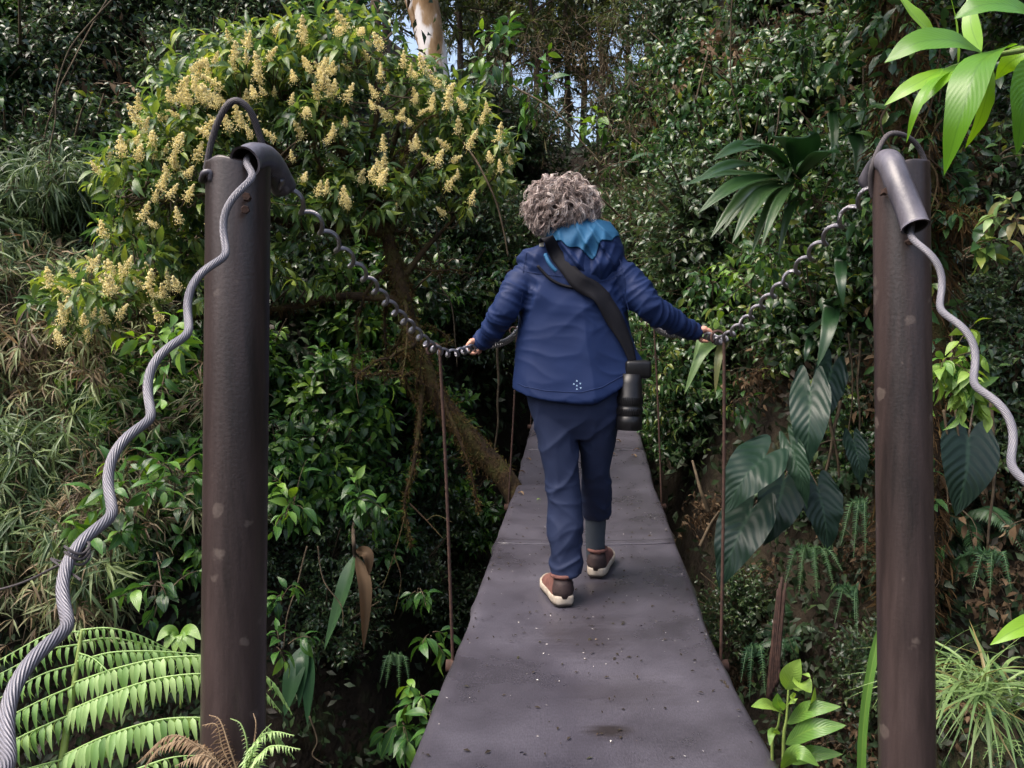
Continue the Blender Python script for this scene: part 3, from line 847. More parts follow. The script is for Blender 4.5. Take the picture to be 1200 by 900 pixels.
def hand(g, wrist, grip, axis, side):
    """palm over the cable with four curled fingers and a thumb; axis = cable direction"""
    ax = nrm(axis)
    out = nrm(grip - wrist)                      # from the wrist to the cable
    out = nrm(out - ax * np.dot(out, ax))
    up = nrm(np.cross(out, ax))
    if up[2] < 0:
        up = -up
    rc = 0.0245
    # palm
    for k in range(4):
        q = (k - 1.5) * 0.019
        kn = grip + ax * q - out * 0.006 + up * (rc + 0.004)
        add_tube(g, [wrist + ax * q * 0.5, (wrist + kn) / 2 + ax * q * 0.2 + up * 0.004, kn], [0.015, 0.0135, 0.0105], 8)
        ln = [1.0, 1.1, 1.05, 0.85][k]
        a = np.linspace(math.pi / 2 + 0.15, math.pi / 2 - 3.5 * ln, 9)
        pts = grip + ax * q + (np.cos(a)[:, None] * out + np.sin(a)[:, None] * up) * np.linspace(rc, rc * 0.9, 9)[:, None]
        add_tube(g, pts, np.linspace(0.0092, 0.0068, 9), 7)
    # thumb leaves the side of the palm and closes from below
    tb = (wrist * 0.6 + grip * 0.4) + ax * 0.028
    add_tube(g, smooth_path([tb, grip + ax * 0.040 - out * rc * 0.9, grip + ax * 0.044 - up * rc * 0.95, grip + ax * 0.034 + out * 0.012 - up * rc * 0.9], 10), np.linspace(0.0115, 0.0078, 10), 8)

# body under the clothes, one surface
HEAD = W(662, 243, 3.2)
g = Geo()
torso = rows([(285, 640, 705, .07, DP), (300, 622, 722, .085, DP), (340, 620, 720, .095, DP), (390, 630, 714, .09, DP), (430, 624, 722, .105, DP), (470, 620, 724, .105, DP), (490, 628, 716, .09, DP)])
ring_loft(g, torso, 28)
add_tube(g, [W(671, 300, 3.2), W(668, 280, 3.2), W(665, 255, 3.21)], [0.065, 0.056, 0.055], 12)
a_, b_ = np.meshgrid(np.linspace(0.05, math.pi - 0.05, 16), np.linspace(0, 2 * np.pi, 24, endpoint=False), indexing='ij')
V = np.stack([0.076 * np.sin(a_) * np.cos(b_), 0.098 * np.sin(a_) * np.sin(b_), 0.115 * np.cos(a_)], -1).reshape(-1, 3) + HEAD + [0, 0.01, -0.01]
i = np.arange(15)[:, None] * 24; j = np.arange(24)[None]
F = np.stack([i + j, i + (j + 1) % 24, i + 24 + (j + 1) % 24, i + 24 + j], -1).reshape(-1, 4)
jj = np.arange(24)
V = np.vstack([V, HEAD + [0, 0.01, 0.105], HEAD + [0, 0.01, -0.125]])
F3 = np.vstack([np.stack([np.full(24, 384), (jj + 1) % 24, jj], -1), np.stack([np.full(24, 385), 360 + jj, 360 + (jj + 1) % 24], -1)])
g.add(V, F3, F)
add_tube(g, [HEAD + [0, 0.10, 0.0], HEAD + [0, 0.135, -0.04], HEAD + [0, 0.10, -0.05]], [0.010, 0.015, 0.012], 8)         # nose
for s in (-1, 1):
    add_tube(g, [HEAD + [s * 0.074, 0.0, 0.01], HEAD + [s * 0.088, -0.008, 0.0], HEAD + [s * 0.076, 0.0, -0.035]], [0.008, 0.014, 0.008], 8)   # ears
    add_tube(g, [HEAD + [s * 0.032, 0.088, 0.005], HEAD + [s * 0.034, 0.10, 0.003]], [0.014, 0.010], 8)
add_tube(g, [HEAD + [-0.025, 0.085, -0.075], HEAD + [0, 0.098, -0.075], HEAD + [0.025, 0.085, -0.075]], [0.006, 0.010, 0.006], 8)  # mouth
for A in (ARM_L, ARM_R):
    add_tube(g, smooth_path(A, 16), np.linspace(0.052, 0.027, 16), 12)
add_tube(g, smooth_path([W(646, 478, 3.2), W(658, 570, 3.2), W(664, 640, 3.18), FOOT_L + [0.0, 0.07, 0.09]], 18), np.linspace(0.055, 0.028, 18), 12)
add_tube(g, smooth_path([W(702, 478, 3.2), W(700, 520, 3.24), W(698, 550, 3.30), W(698.5, 575, 3.37), W(699, 600, 3.46), FOOT_R + [0.012, 0.07, 0.09]], 22), np.linspace(0.050, 0.024, 22), 12)
add_tube(g, [FOOT_L + [0, 0.06, 0.06], FOOT_L + [-0.03, 0.22, 0.045]], [0.034, 0.030], 10)
add_tube(g, [FOOT_R + [0.01, 0.06, 0.06], FOOT_R + [0.06, 0.21, 0.045]], [0.034, 0.030], 10)
body = remeshed(g, 0.010, 3)
hg = Geo()
AXL, AXR = nrm(railL[6] - railL[4]), nrm(railR[6] - railR[4])
hand(hg, ARM_L[-1], LH, AXL, -1)
hand(hg, ARM_R[-1], RH, AXR, 1)
hands = remeshed(hg, 0.0032, 2)
import bmesh
bm = bmesh.new(); bm.from_mesh(body); bm.from_mesh(hands)
bm.to_mesh(body); bm.free()
bpy.data.meshes.remove(hands)
body.materials.clear(); body.materials.append(M['skin'])
for p in body.polygons:
    p.material_index = 0
person = link('person', body)
tag(person, 'walker seen from behind in navy hooded jacket holding both hand cables', 'person')
ROOT = (FOOT_L + FOOT_R) / 2
shift(person, ROOT)

# jacket
g = Geo()
HEM = [(590, 450), (600, 455), (615, 462), (640, 467), (680, 469), (705, 463), (730, 449), (748, 430), (756, 424)]
jr = rows([(268, 651, 694, .062, DP), (280, 644, 700, .072, DP), (287, 632, 712, .080, DP), (294, 618, 724, .092, DP), (304, 609, 732, .102, DP), (322, 606, 734, .112, DP), (350, 608, 735, .120, DP), (390, 609, 735, .122, DP), (425, 605, 741, .133, DP), (448, 602, 748, .142, DP), (460, 601, 750, .145, DP)])
ring_loft(g, jr, 48)
# bend the hem line: lift the right side
V = g.V[-1]
zt = W(660, 360, DP)[2]
for k in range(len(V)):
    if V[k, 2] < zt:
        px = 600 + V[k, 0] * FPX / DP
        hp = np.interp(px, [q[0] for q in HEM], [q[1] for q in HEM])
        zh, zb = W(660, hp, DP)[2], W(660, 460, DP)[2]
        f = (zt - V[k, 2]) / (zt - zb)
        V[k, 2] += f * (zh - zb)
add_tube(g, smooth_path(ARM_L, 22), np.interp(np.linspace(0, 4, 22), [0, 1, 2, 3, 4], [.062, .061, .056, .047, .037]), 18)
add_tube(g, smooth_path(ARM_R, 22), np.interp(np.linspace(0, 4, 22), [0, 1, 2, 3, 4], [.064, .065, .057, .044, .032]), 18)
jm = remeshed(g, 0.0055, 5)
AL, AR = np.array(ARM_L), np.array(ARM_R)
def arm_param(p, A):
    p = np.array(p)
    best, bs = 9, 0
    for k in range(4):
        a, b = A[k], A[k + 1]
        t = max(0, min(1, np.dot(p - a, b - a) / np.dot(b - a, b - a)))
        d = np.linalg.norm(p - (a + t * (b - a)))
        if d < best:
            best, bs = d, k + t
    return best, bs
zhem = W(660, 462, DP)[2]
def jfold(p, q):
    px = 600 + p[0] * FPX / DP
    dl, sl = arm_param(p, AL); dr, sr = arm_param(p, AR)
    d, s, A = (dl, sl, AL) if dl < dr else (dr, sr, AR)
    arm = max(0, min(1, (0.105 - d) / 0.02)) * max(0, min(1, s * 2.2 - 0.5))
    cr = lambda v: max(0.0, v) ** 2 - 0.35                      # narrow sharp creases
    p = p + Vector((mnoise.noise(p * 6), mnoise.noise(p * 6 + Vector((5, 2, 1))), mnoise.noise(p * 6 + Vector((1, 9, 4))))) * 0.035
    w = cr(ridge(s * 2.6 + 1.0 * mnoise.noise(p * 6), p[1] * 5 + p[0] * 4, p[2] * 4))
    w2 = cr(ridge(s * 4.5 + p[0] * 6, p[1] * 8 + 3, p[2] * 9))
    sleeve_d = 0.009 * w + 0.005 * w2
    # torso: hanging folds that fan out from the shoulders, drag lines towards the strap and armpits
    drop = max(0, min(1, (W(660, 300, DP)[2] - p[2]) / 0.35))
    fan = cr(ridge(p[0] * 6.0 + (p[2] - 1.2) * (p[0] - 0.22) * 7, 2.5, p[2] * 0.8 + 3))
    drag = cr(ridge((p[0] * 0.8 + p[2]) * 8, 1.3, (p[0] - p[2]) * 1.8))
    drag2 = cr(ridge((p[0] * -0.9 + p[2]) * 7, 6.3, (p[0] + p[2]) * 1.6))
    fine = cr(ridge((p[0] * 0.4 + p[2]) * 16, 8.3, (p[0] - p[2]) * 5))
    torso_d = 0.017 * fan * (0.3 + drop) + 0.014 * drag * (1.05 - drop) + 0.014 * drag2 * (1.05 - drop) + 0.003 * fine
    return arm * sleeve_d + (1 - arm) * torso_d
co = np.zeros(len(jm.vertices) * 3); jm.vertices.foreach_get('co', co)
displace(jm, lambda p, q: jfold(Vector(p), q))
jm.materials.clear(); jm.materials.append(M['jacket'])
for p in jm.polygons: p.material_index = 0; p.use_smooth = True
jacket = link('jacket', jm)
def wear(o):
    o.parent = person
    o.matrix_parent_inverse = Matrix.Translation(-Vector(ROOT))
    return o
wear(jacket)
bvh = BVHTree.FromPolygons([v.co.copy() for v in jm.vertices], [tuple(p.vertices) for p in jm.polygons])
def on_back(px, py, lift=0.006):
    o_ = Vector((0, 0, CAM_Z)); d_ = Vector(W(px, py, 1.0)) - o_
    d_.normalize()
    h = bvh.ray_cast(o_, d_)
    if h[0] is None:
        return W(px, py, 3.1)
    n_ = h[1] if h[1].dot(d_) < 0 else -h[1]
    return np.array(h[0] + n_ * lift)
# hem stitching and cuffs
g = Geo()
pts = [on_back(x, np.interp(x, [q[0] for q in HEM], [q[1] for q in HEM]) - 9, 0.0005) for x in np.linspace(606, 740, 46)]
add_tube(g, smooth_path(pts, 120), 0.0016, 5)
wear(g.build('hem_seam', M['jacket']))
for A, r0 in ((ARM_L, .0385), (ARM_R, .0335)):
    g = Geo()
    d_ = nrm(A[4] - A[3])
    add_tube(g, [A[4] - d_ * 0.020, A[4] - d_ * 0.012, A[4] - d_ * 0.002, A[4] + d_ * 0.004], [r0 * .985, r0 * 1.03, r0 * 1.03, r0 * .98], 20)
    wear(g.build('cuff', M['jacket']))
g = Geo()
for pl in ([(614, 318), (640, 322), (668, 325), (700, 330), (728, 322)], [(617, 296), (613, 320), (612, 345), (608, 366)], [(724, 296), (730, 320), (733, 345), (737, 366)]):
    add_tube(g, smooth_path([on_back(x, y, 0.0004) for x, y in pl], 60), 0.0013, 4)
wear(g.build('seam', M['jacket'], None, True, 'stuff'))
# three-arrow print low on the back
g = Geo()
for (x, y) in ((676, 446.5), (676, 452), (680, 449.4), (676, 456.0), (680.5, 454.5), (672.5, 450)):
    c = on_back(x, y, 0.0012); r = 0.0045
    g.add(np.array([c + [r * math.cos(a), 0, r * math.sin(a)] for a in np.linspace(0, 6.283, 4)[:-1] + (0.5 if x > 678 else -0.5)]), [[0, 2, 1]])
wear(g.build('printed_mark', M['mark'], smooth=False))

# hood: cloth draped behind the neck, its lining folded out at the top
def make_hood():
    nu, nv = 101, 91
    V, F, Ft = [], [], []
    for j in range(nv):
        v = j / (nv - 1)
        hw = float(np.interp(v, [0, .15, .35, .6, .85, 1], [33, 41, 45, 42, 30, 10]))
        cx = float(np.interp(v, [0, .3, .6, 1], [681, 684, 690, 694])); cy = 257 + 86 * v
        for i in range(nu):
            u = i / (nu - 1) * 2 - 1
            bul = (1 - abs(u) ** 2.6) ** 0.6 * (math.sin(math.pi * min(1, .10 + v * .85)) ** .55)
            sw = v + 0.20 * (u * u) * (1 - v)                     # swags hanging from both shoulders
            f = 0.012 * math.sin(sw * 11 + 2.6 * mnoise.noise((u * 2, v * 2, 1.0))) * (1 - v * .5) * (1 - abs(u) ** 4)
            f += 0.030 * (max(0, ridge(u * 1.9 + v * 1.6, v * 1.1, 5.0)) ** 2 - .4) * min(1, v * 3) * (1 - v * .5) + 0.016 * (max(0, ridge(u * 2.5 - v * 2.2, 3.3, v)) ** 3 - .2)
            d = 3.19 - 0.115 * bul - f * bul
            V.append(W(cx + u * hw, cy + 4 * u * u * (1 - v), d))
    edge = lambda u: 0.40 + 0.10 * math.sin(u * 5.0 + 1.2) + 0.05 * math.sin(u * 11.0) - 0.14 * max(0, u) ** 2
    g = Geo()
    fa, fb = [], []
    for j in range(nv - 1):
        for i in range(nu - 1):
            u = (i + .5) / (nu - 1) * 2 - 1; v = (j + .5) / (nv - 1)
            q = [j * nu + i, (j + 1) * nu + i, (j + 1) * nu + i + 1, j * nu + i + 1]
            (fa if v < edge(u) else fb).append(q)
    V = np.array(V)
    def sheet(name, faces, mat, off, parent=None):
        g = Geo()
        W_ = V + np.array([0, -off, 0])
        g.add(W_, None, faces)
        o = g.build(name, mat)
        md = o.modifiers.new('t', 'SOLIDIFY'); md.thickness = 0.004; md.offset = 1
        return wear(o)
    sheet('hood', fa + fb, M['jacket'], 0)
    sheet('hood_lining', fa, M['teal'], 0.007)
make_hood()
g = Geo()
add_tube(g, smooth_path([W(639, 298, 3.09), W(643, 307, 3.075), W(648, 314, 3.07), W(652, 318, 3.07)], 12), 0.008, 6)
wear(g.build('lining_edge', M['teal']))

# hair: curls over a core
def hairmat():
    m, n, l, b = mat_base('grey_curls')
    at = n.new('ShaderNodeAttribute'); at.attribute_name = 'tint'
    r = ramp(n, [(0.0, (0.045, 0.028, 0.023)), (0.45, (0.27, 0.205, 0.182)), (0.8, (0.50, 0.42, 0.385)), (1.0, (0.76, 0.69, 0.65))])
    l.new(at.outputs['Fac'], r.inputs[0]); l.new(r.outputs[0], b.inputs['Base Color'])
    b.inputs['Roughness'].default_value = 0.45
    return m
M['hair'] = hairmat()
def make_hair():
    rng = np.random.default_rng(3)
    g = Geo()
    C = W(659, 242, 3.2)
    R = np.array([0.138, 0.132, 0.134])
    a_, b_ = np.meshgrid(np.linspace(0.02, math.pi - 0.5, 14), np.linspace(0, 2 * np.pi, 24, endpoint=False), indexing='ij')
    V = np.stack([np.sin(a_) * np.cos(b_), np.sin(a_) * np.sin(b_), np.cos(a_)], -1).reshape(-1, 3) * R * 0.80 + C
    i = np.arange(13)[:, None] * 24; j = np.arange(24)[None]
    g.add(V, None, np.stack([i + j, i + 24 + j, i + 24 + (j + 1) % 24, i + (j + 1) % 24], -1).reshape(-1, 4), None, 0.05)
    for k in range(430):
        th0 = math.acos(1 - rng.uniform(0, 1.5))              # from the crown down
        ph = rng.uniform(0, 2 * math.pi)
        if math.sin(ph) > 0.55 and th0 > 1.0:                 # face side kept open
            continue
        ln = rng.uniform(0.6, 1.05)
        n = 24
        s = np.linspace(0, 1, n)
        th = th0 + s * ln * rng.uniform(0.5, 0.85)
        pp = ph + s * rng.uniform(-.25, .25)
        dirs = np.stack([np.sin(th) * np.cos(pp), np.sin(th) * np.sin(pp), np.cos(th)], -1)
        rad = 0.74 + 0.28 * np.sqrt(s) + rng.uniform(-0.10, 0.06) + 0.09 * np.exp(-((th - 1.8) / 0.45) ** 2) - np.maximum(0, th - 2.3) * 0.15
        base_P = C + dirs * R * rad[:, None]
        turns = rng.uniform(0.9, 1.9); amp = rng.uniform(0.007, 0.014); p0 = rng.uniform(0, 6.28); hd = rng.choice([-1, 1])
        T, N, B = path_frames(base_P)
        tl = rng.normal(0.5, 0.16)
        for q in range(7):
            ang = p0 + rng.normal(0, .35) + s * turns * 6.283 * hd
            am = amp * rng.uniform(.7, 1.25)
            off = rng.normal(0, .0032, 2)
            spread = (0.5 + s * rng.uniform(.6, 1.6))[:, None]
            P = base_P + am * (np.cos(ang)[:, None] * N + np.sin(ang)[:, None] * B) * np.minimum(1, s * 4)[:, None] + (off[0] * N + off[1] * B) * spread
            add_tube(g, P, rng.uniform(.0007, .0016) * np.interp(s, [0, .3, .8, 1], [.8, 1, .8, .3]), 3, t=float(np.clip(tl + rng.normal(0, .2), 0, 1)), cap=False)
    for k in range(420):
        th = math.acos(1 - rng.uniform(0, 1.75)); ph = rng.uniform(0, 6.283)
        d0 = np.array([math.sin(th) * math.cos(ph), math.sin(th) * math.sin(ph), math.cos(th)])
        p0_ = C + d0 * R * rng.uniform(.85, 1.0)
        s = np.linspace(0, 1, 12)
        tg = nrm(np.cross(d0, rng.normal(0, 1, 3)))
        cv = rng.uniform(1.5, 4.5)
        P = p0_ + (np.sin(s * cv)[:, None] * (d0 * .5 + tg * .5) + (1 - np.cos(s * cv))[:, None] * (tg * .3 + np.array([0, 0, -.5]))) * rng.uniform(.012, .028)
        add_tube(g, P, np.linspace(.0007, .0003, 12), 3, t=float(np.clip(rng.normal(.65, .2), 0, 1)), cap=False)
    return wear(g.build('hair', M['hair']))
make_hair()

# trousers, socks, shoes
g = Geo()
hipc = rows([(430, 622, 726, .115, DP), (455, 615, 734, .122, DP), (475, 618, 733, .118, DP), (488, 622, 729, .105, DP), (502, 634, 718, .085, DP), (514, 655, 700, .06, DP)])
ring_loft(g, hipc, 36)
ring_loft(g, rows([(470, 621, 676, .095, 3.2), (490, 624, 676, .092, 3.2), (520, 631, 677, .085, 3.2), (560, 638, 680, .078, 3.2), (600, 642, 682, .072, 3.19), (640, 644.5, 683, .070, 3.18), (660, 645, 684, .072, 3.175), (671, 646.5, 682, .068, 3.172)]), 30)
ring_loft(g, rows([(470, 672, 729, .095, 3.2), (490, 674, 727, .092, 3.2), (520, 679, 720, .083, 3.24), (550, 681, 715, .075, 3.30), (575, 681, 716.5, .072, 3.37), (592, 681, 717, .070, 3.43), (601, 682, 716, .064, 3.46), (607, 684.5, 713.5, .056, 3.475)]), 30)
tm = remeshed(g, 0.0055, 5)
def tfold(p, q):
    px = 600 + p[0] * FPX / p[1]
    low = max(0, min(1, (0.62 - p[2]) / 0.5))
    left = p[0] < W(678, 560, 3.25)[0]
    cr = lambda v: max(0.0, v) ** 2 - 0.35                      # narrow sharp creases
    p = p + Vector((mnoise.noise(p * 7), mnoise.noise(p * 7 + Vector((5, 2, 1))), mnoise.noise(p * 7 + Vector((1, 9, 4))))) * 0.05
    rip = cr(ridge(p[0] * 5 + p[2] * 5, p[1] * 5, p[2] * (15 if left else 12)))
    lng = cr(ridge(p[0] * 12, p[1] * 9, p[2] * 2.0))
    dg = cr(ridge((p[0] - 0.8 * p[2]) * 8, 0.7, (p[2] + p[0]) * 2))
    d2 = cr(ridge((p[0] + 0.7 * p[2]) * 11, 4.7, (p[2] - p[0]) * 3))
    return 0.010 * rip * low ** 1.5 + 0.004 * lng + 0.006 * dg + 0.007 * d2 * low
displace(tm, lambda p, q: tfold(Vector(p), q))
tm.materials.clear(); tm.materials.append(M['trouser'])
for p in tm.polygons: p.material_index = 0; p.use_smooth = True
wear(link('trousers', tm))
g = Geo()
sk = [W(698.5, 596, 3.46), W(698, 615, 3.475), W(697.5, 632, 3.485), FOOT_R + [0.008, 0.065, 0.06]]
add_tube(g, smooth_path(sk, 14), np.linspace(0.046, 0.040, 14), 18, squash=1.1)
wear(g.build('sock', M['sock']))

def shoe(heel, yaw, pitch, seed):
    """heel = rear ground point; foot runs along +Y before yaw"""
    rng = np.random.default_rng(seed)
    L = 0.275
    st = np.array([0.0, 0.015, 0.05, 0.09, 0.13, 0.17, 0.21, 0.245, 0.268, 0.275])
    hw = np.array([0.022, 0.034, 0.040, 0.040, 0.041, 0.046, 0.049, 0.043, 0.026, 0.010])
    top = np.array([0.088, 0.108, 0.112, 0.108, 0.096, 0.080, 0.068, 0.058, 0.046, 0.036])
    cy, sy = math.cos(yaw), math.sin(yaw)
    cp, sp = math.cos(pitch), math.sin(pitch)
    def X(P):
        P = np.asarray(P, float).copy()
        y, z = P[:, 1].copy(), P[:, 2].copy()
        P[:, 1] = y * cp - z * sp; P[:, 2] = y * sp + z * cp
        x, y = P[:, 0].copy(), P[:, 1].copy()
        P[:, 0] = x * cy + y * sy; P[:, 1] = -x * sy + y * cy
        return P + heel
    # upper: loft of arches
    na = 15
    a = np.linspace(-0.25, math.pi + 0.25, na)
    V = []
    for s_, h_, t_ in zip(st, hw, top):
        for q in a:
            V.append((h_ * math.copysign(abs(math.cos(q)) ** 0.8, math.cos(q)), s_ + 0.006, 0.026 + (t_ - 0.026) * max(-0.2, math.sin(q))))
    n = len(st)
    i = np.arange(n - 1)[:, None] * na; j = np.arange(na - 1)[None]
    F = np.stack([i + j, i + j + 1, i + na + j + 1, i + na + j], -1).reshape(-1, 4)
    g = Geo()
    V = np.array(V)
    back = np.arange(na)
    V = np.vstack([V, [[0, 0.003, 0.05]], [[0, L + 0.006, 0.03]]])
    F3 = np.vstack([np.stack([np.full(na - 1, n * na), back[1:], back[:-1]], -1), np.stack([np.full(na - 1, n * na + 1), (n - 1) * na + back[:-1], (n - 1) * na + back[1:]], -1)])
    g.add(X(V), F3, F)
    u = wear(g.build('shoe', M['shoe']))
    sd = u.modifiers.new('s', 'SUBSURF'); sd.levels = 1; sd.render_levels = 2
    def sub(name, g, mat, smooth=True, lev=0):
        o = g.build(name, mat, u, smooth)
        o.matrix_parent_inverse = Matrix.Identity(4)
        if lev:
            m_ = o.modifiers.new('s', 'SUBSURF'); m_.levels = lev; m_.render_levels = lev
        return o
    # dark heel patch
    g = Geo()
    V = []
    for z_, w_, yb in ((0.030, 0.030, -0.0015), (0.055, 0.036, -0.003), (0.080, 0.033, 0.0), (0.100, 0.028, 0.006)):
        for q in np.linspace(-1, 1, 9):
            V.append((w_ * q * 1.22, yb + 0.034 * abs(q) ** 2.2, z_))
    i = np.arange(3)[:, None] * 9; j = np.arange(8)[None]
    g.add(X(np.array(V)), None, np.stack([i + j, i + j + 1, i + 10 + j, i + 9 + j], -1).reshape(-1, 4))
    o = sub('heel_patch', g, M['shoedark']); md = o.modifiers.new('t', 'SOLIDIFY'); md.thickness = 0.003
    # padded collar
    g = Geo()
    a = np.linspace(0, 2 * math.pi, 25)
    add_tube(g, X(np.stack([0.0385 * np.cos(a), 0.058 + 0.052 * np.sin(a), 0.108 - 0.004 * np.sin(a)], -1)), 0.0075, 8, cap=False)
    sub('collar', g, M['shoe'])
    # midsole and outsole
    for nm, z0, z1, grow, mat in (('sole', 0.008, 0.032, 0.006, 'sole'), ('outsole', 0.0, 0.0085, 0.003, 'outsole')):
        g = Geo()
        ring = [(h_ + grow, s_ - (grow if k == 0 else 0) + (grow if k == n - 1 else 0)) for k, (s_, h_) in enumerate(zip(st, hw))]
        ol = [(x, y + 0.006) for x, y in ring] + [(-x, y + 0.006) for x, y in ring[::-1]]
        m_ = len(ol)
        V = []
        for z_, sc_ in ((z0, 0.97), (z0 + (z1 - z0) * .25, 1.0), (z0 + (z1 - z0) * .7, 1.0), (z1, 0.96)):
            for x, y in ol:
                toe = 0.012 * max(0, (y - 0.2) / 0.08) ** 2
                V.append((x * sc_, 0.14 + (y - 0.14) * (1 - (1 - sc_) * 0.3), z_ + toe + (0.008 * max(0, 1 - y / 0.06) if nm == 'sole' and z_ > 0.02 else 0)))
        V += [(0, 0.14, z0), (0, 0.14, z1)]
        j = np.arange(m_)
        F = np.vstack([np.stack([r * m_ + j, r * m_ + (j + 1) % m_, (r + 1) * m_ + (j + 1) % m_, (r + 1) * m_ + j], -1) for r in range(3)])
        F3 = np.vstack([np.stack([np.full(m_, 4 * m_), (j + 1) % m_, j], -1), np.stack([np.full(m_, 4 * m_ + 1), 3 * m_ + j, 3 * m_ + (j + 1) % m_], -1)])
        g.add(X(np.array(V)), F3, F)
        sub(nm, g, M[mat])
    # laces
    g = Geo()
    for k in range(5):
        y = 0.115 + k * 0.019; zt_ = np.interp(y, st, top) + 0.004
        add_tube(g, X(np.array([(-0.026, y, zt_ - 0.012), (0, y + 0.006, zt_ + 0.002), (0.026, y, zt_ - 0.012)])), 0.0026, 5)
    sub('laces', g, M['lace'])
shoe(FOOT_L, -0.16, 0.0, 1)
shoe(FOOT_R, 0.26, 0.05, 2)

# camera with telephoto lens on a strap
camera_thing = thing('camera', 'black camera with long lens hanging at the walker\'s right hip on a strap', 'camera', tuple(W(738, 503, 3.13)))
def carry(o):
    return to_parent(o, camera_thing)
g = Geo()
O = W(737, 503.5, 3.12)
add_lathe(g, [(0.0005, 0.004), (0.040, 0.002), (0.046, 0.0), (0.049, 0.004), (0.050, 0.030), (0.049, 0.050), (0.0465, 0.052), (0.0465, 0.058), (0.049, 0.060), (0.0495, 0.085), (0.047, 0.087), (0.047, 0.096), (0.049, 0.099), (0.049, 0.130), (0.046, 0.134), (0.045, 0.175), (0.042, 0.18), (0.042, 0.215), (0.0005, 0.216)], O, (0.03, 0.02, 1), 40)
carry(g.build('lens', M['lens']))
g = Geo()
for k in range(36):
    a = k / 36 * 6.283
    for (z0, z1, r) in ((0.062, 0.083, 0.0497), (0.102, 0.127, 0.0492)):
        add_box(g, (-0.0016, -0.0012, z0), (0.0016, 0.0012, z1), M=np.array([[math.cos(a), -math.sin(a), 0], [math.sin(a), math.cos(a), 0], [0, 0, 1]]), O=O + [r * math.cos(a + math.pi / 2) + 0.03 * z0, r * math.sin(a + math.pi / 2) + 0.02 * z0, 0])
carry(g.build('grip_ring', M['lens'], smooth=False))
g = Geo()
add_box(g, (-0.045, -0.05, -0.03), (0.055, 0.05, 0.04), O=W(745, 434, 3.13))
cb = carry(g.build('camera_body', M['lens'])); bv = cb.modifiers.new('b', 'BEVEL'); bv.width = 0.014; bv.segments = 3
# strap over the left shoulder across the back
def ribbon(pts, width, lift, name, mat, thick=0.004, n=50):
    P = smooth_path(pts, n)
    T = nrm(np.gradient(P, axis=0))
    Nn = []
    for p in P:
        h = bvh.find_nearest(Vector(p))
        Nn.append(np.array(h[1]) if h[1] is not None else np.array([0, -1, 0]))
    Nn = nrm(np.array(Nn)); 
    for _ in range(6):
        Nn[1:-1] = nrm(Nn[:-2] + Nn[1:-1] * 2 + Nn[2:])
    S = nrm(np.cross(T, Nn))
    w = np.interp(np.linspace(0, 1, n), np.linspace(0, 1, len(width)), width)[:, None]
    V = []
    for q in np.linspace(-0.5, 0.5, 5):
        row = P + S * w * q
        for k in range(n):
            h = bvh.find_nearest(Vector(row[k]))
            if h[0] is not None:
                dd = np.dot(row[k] - np.array(h[0]), np.array(h[1]))
                if dd < lift:
                    row[k] = row[k] + np.array(h[1]) * (lift - dd)
        V.append(row)
    V = np.array(V)
    F = []
    for a in range(4):
        for k in range(n - 1):
            F.append([a * n + k, a * n + k + 1, (a + 1) * n + k + 1, (a + 1) * n + k])
    g = Geo(); g.add(V.reshape(-1, 3), None, F)
    o = carry(g.build(name, mat))
    md = o.modifiers.new('t', 'SOLIDIFY'); md.thickness = thick; md.offset = 0
    return o
sp = [W(638, 283, 3.135)] + [on_back(*q, 0.012) for q in ((642, 284), (651, 298), (664, 314), (680, 331))]
sp[1][1] = min(sp[1][1], 3.10)
ribbon(sp + [on_back(700, 346, 0.012), on_back(718, 372, 0.012), on_back(732, 402, 0.012), W(742, 425, 3.10)], [0.046, 0.048, 0.050, 0.054, 0.066, 0.074, 0.070, 0.052, 0.032], 0.007, 'strap', M['blackweb'])
g = Geo()
add_box(g, (-0.009, -0.003, -0.010), (0.009, 0.003, 0.010), O=on_back(635, 288, 0.008))
carry(g.build('buckle', M['metal'], smooth=False))
g = Geo()
add_tube(g, smooth_path([on_back(630, 312, .006), on_back(645, 327, .006), on_back(662, 335, .007), on_back(682, 338, .008)], 24), 0.0055, 6)
carry(g.build('strap_cord', M['blackweb']))
# ------------------------------------------------------------------ plants: generators
def bez(a, c, b, s):
    s = s[..., None]
    return (1 - s) ** 2 * a + 2 * s * (1 - s) * c + s ** 2 * b

def twigs(g, A, C, B, r, mat=0, n=5, sides=3, t=0.5):
    """thin tapered twigs, all at once"""
    N = len(A)
    s = np.linspace(0, 1, n)
    P = bez(A[:, None], C[:, None], B[:, None], np.broadcast_to(s, (N, n)))
    T = nrm(np.gradient(P, axis=1))
    X = nrm(np.cross(T, np.array([0.31, 0.77, 0.55])))
    Y = np.cross(T, X)
    a = np.arange(sides) / sides * 2 * np.pi
    R = np.broadcast_to(np.asarray(r, float), (N,))[:, None] * (1 - 0.65 * s)[None]
    V = P[:, :, None] + R[..., None, None] * (np.cos(a)[None, None, :, None] * X[:, :, None] + np.sin(a)[None, None, :, None] * Y[:, :, None])
    V = V.reshape(-1, 3)
    base = (np.arange(N) * n * sides)[:, None, None]
    i = (np.arange(n - 1) * sides)[None, :, None]
    j = np.arange(sides)[None, None]
    F = np.stack([base + i + j, base + i + (j + 1) % sides, base + i + sides + (j + 1) % sides, base + i + sides + j], -1).reshape(-1, 4)
    g.add(V, None, F, None, t, mat)

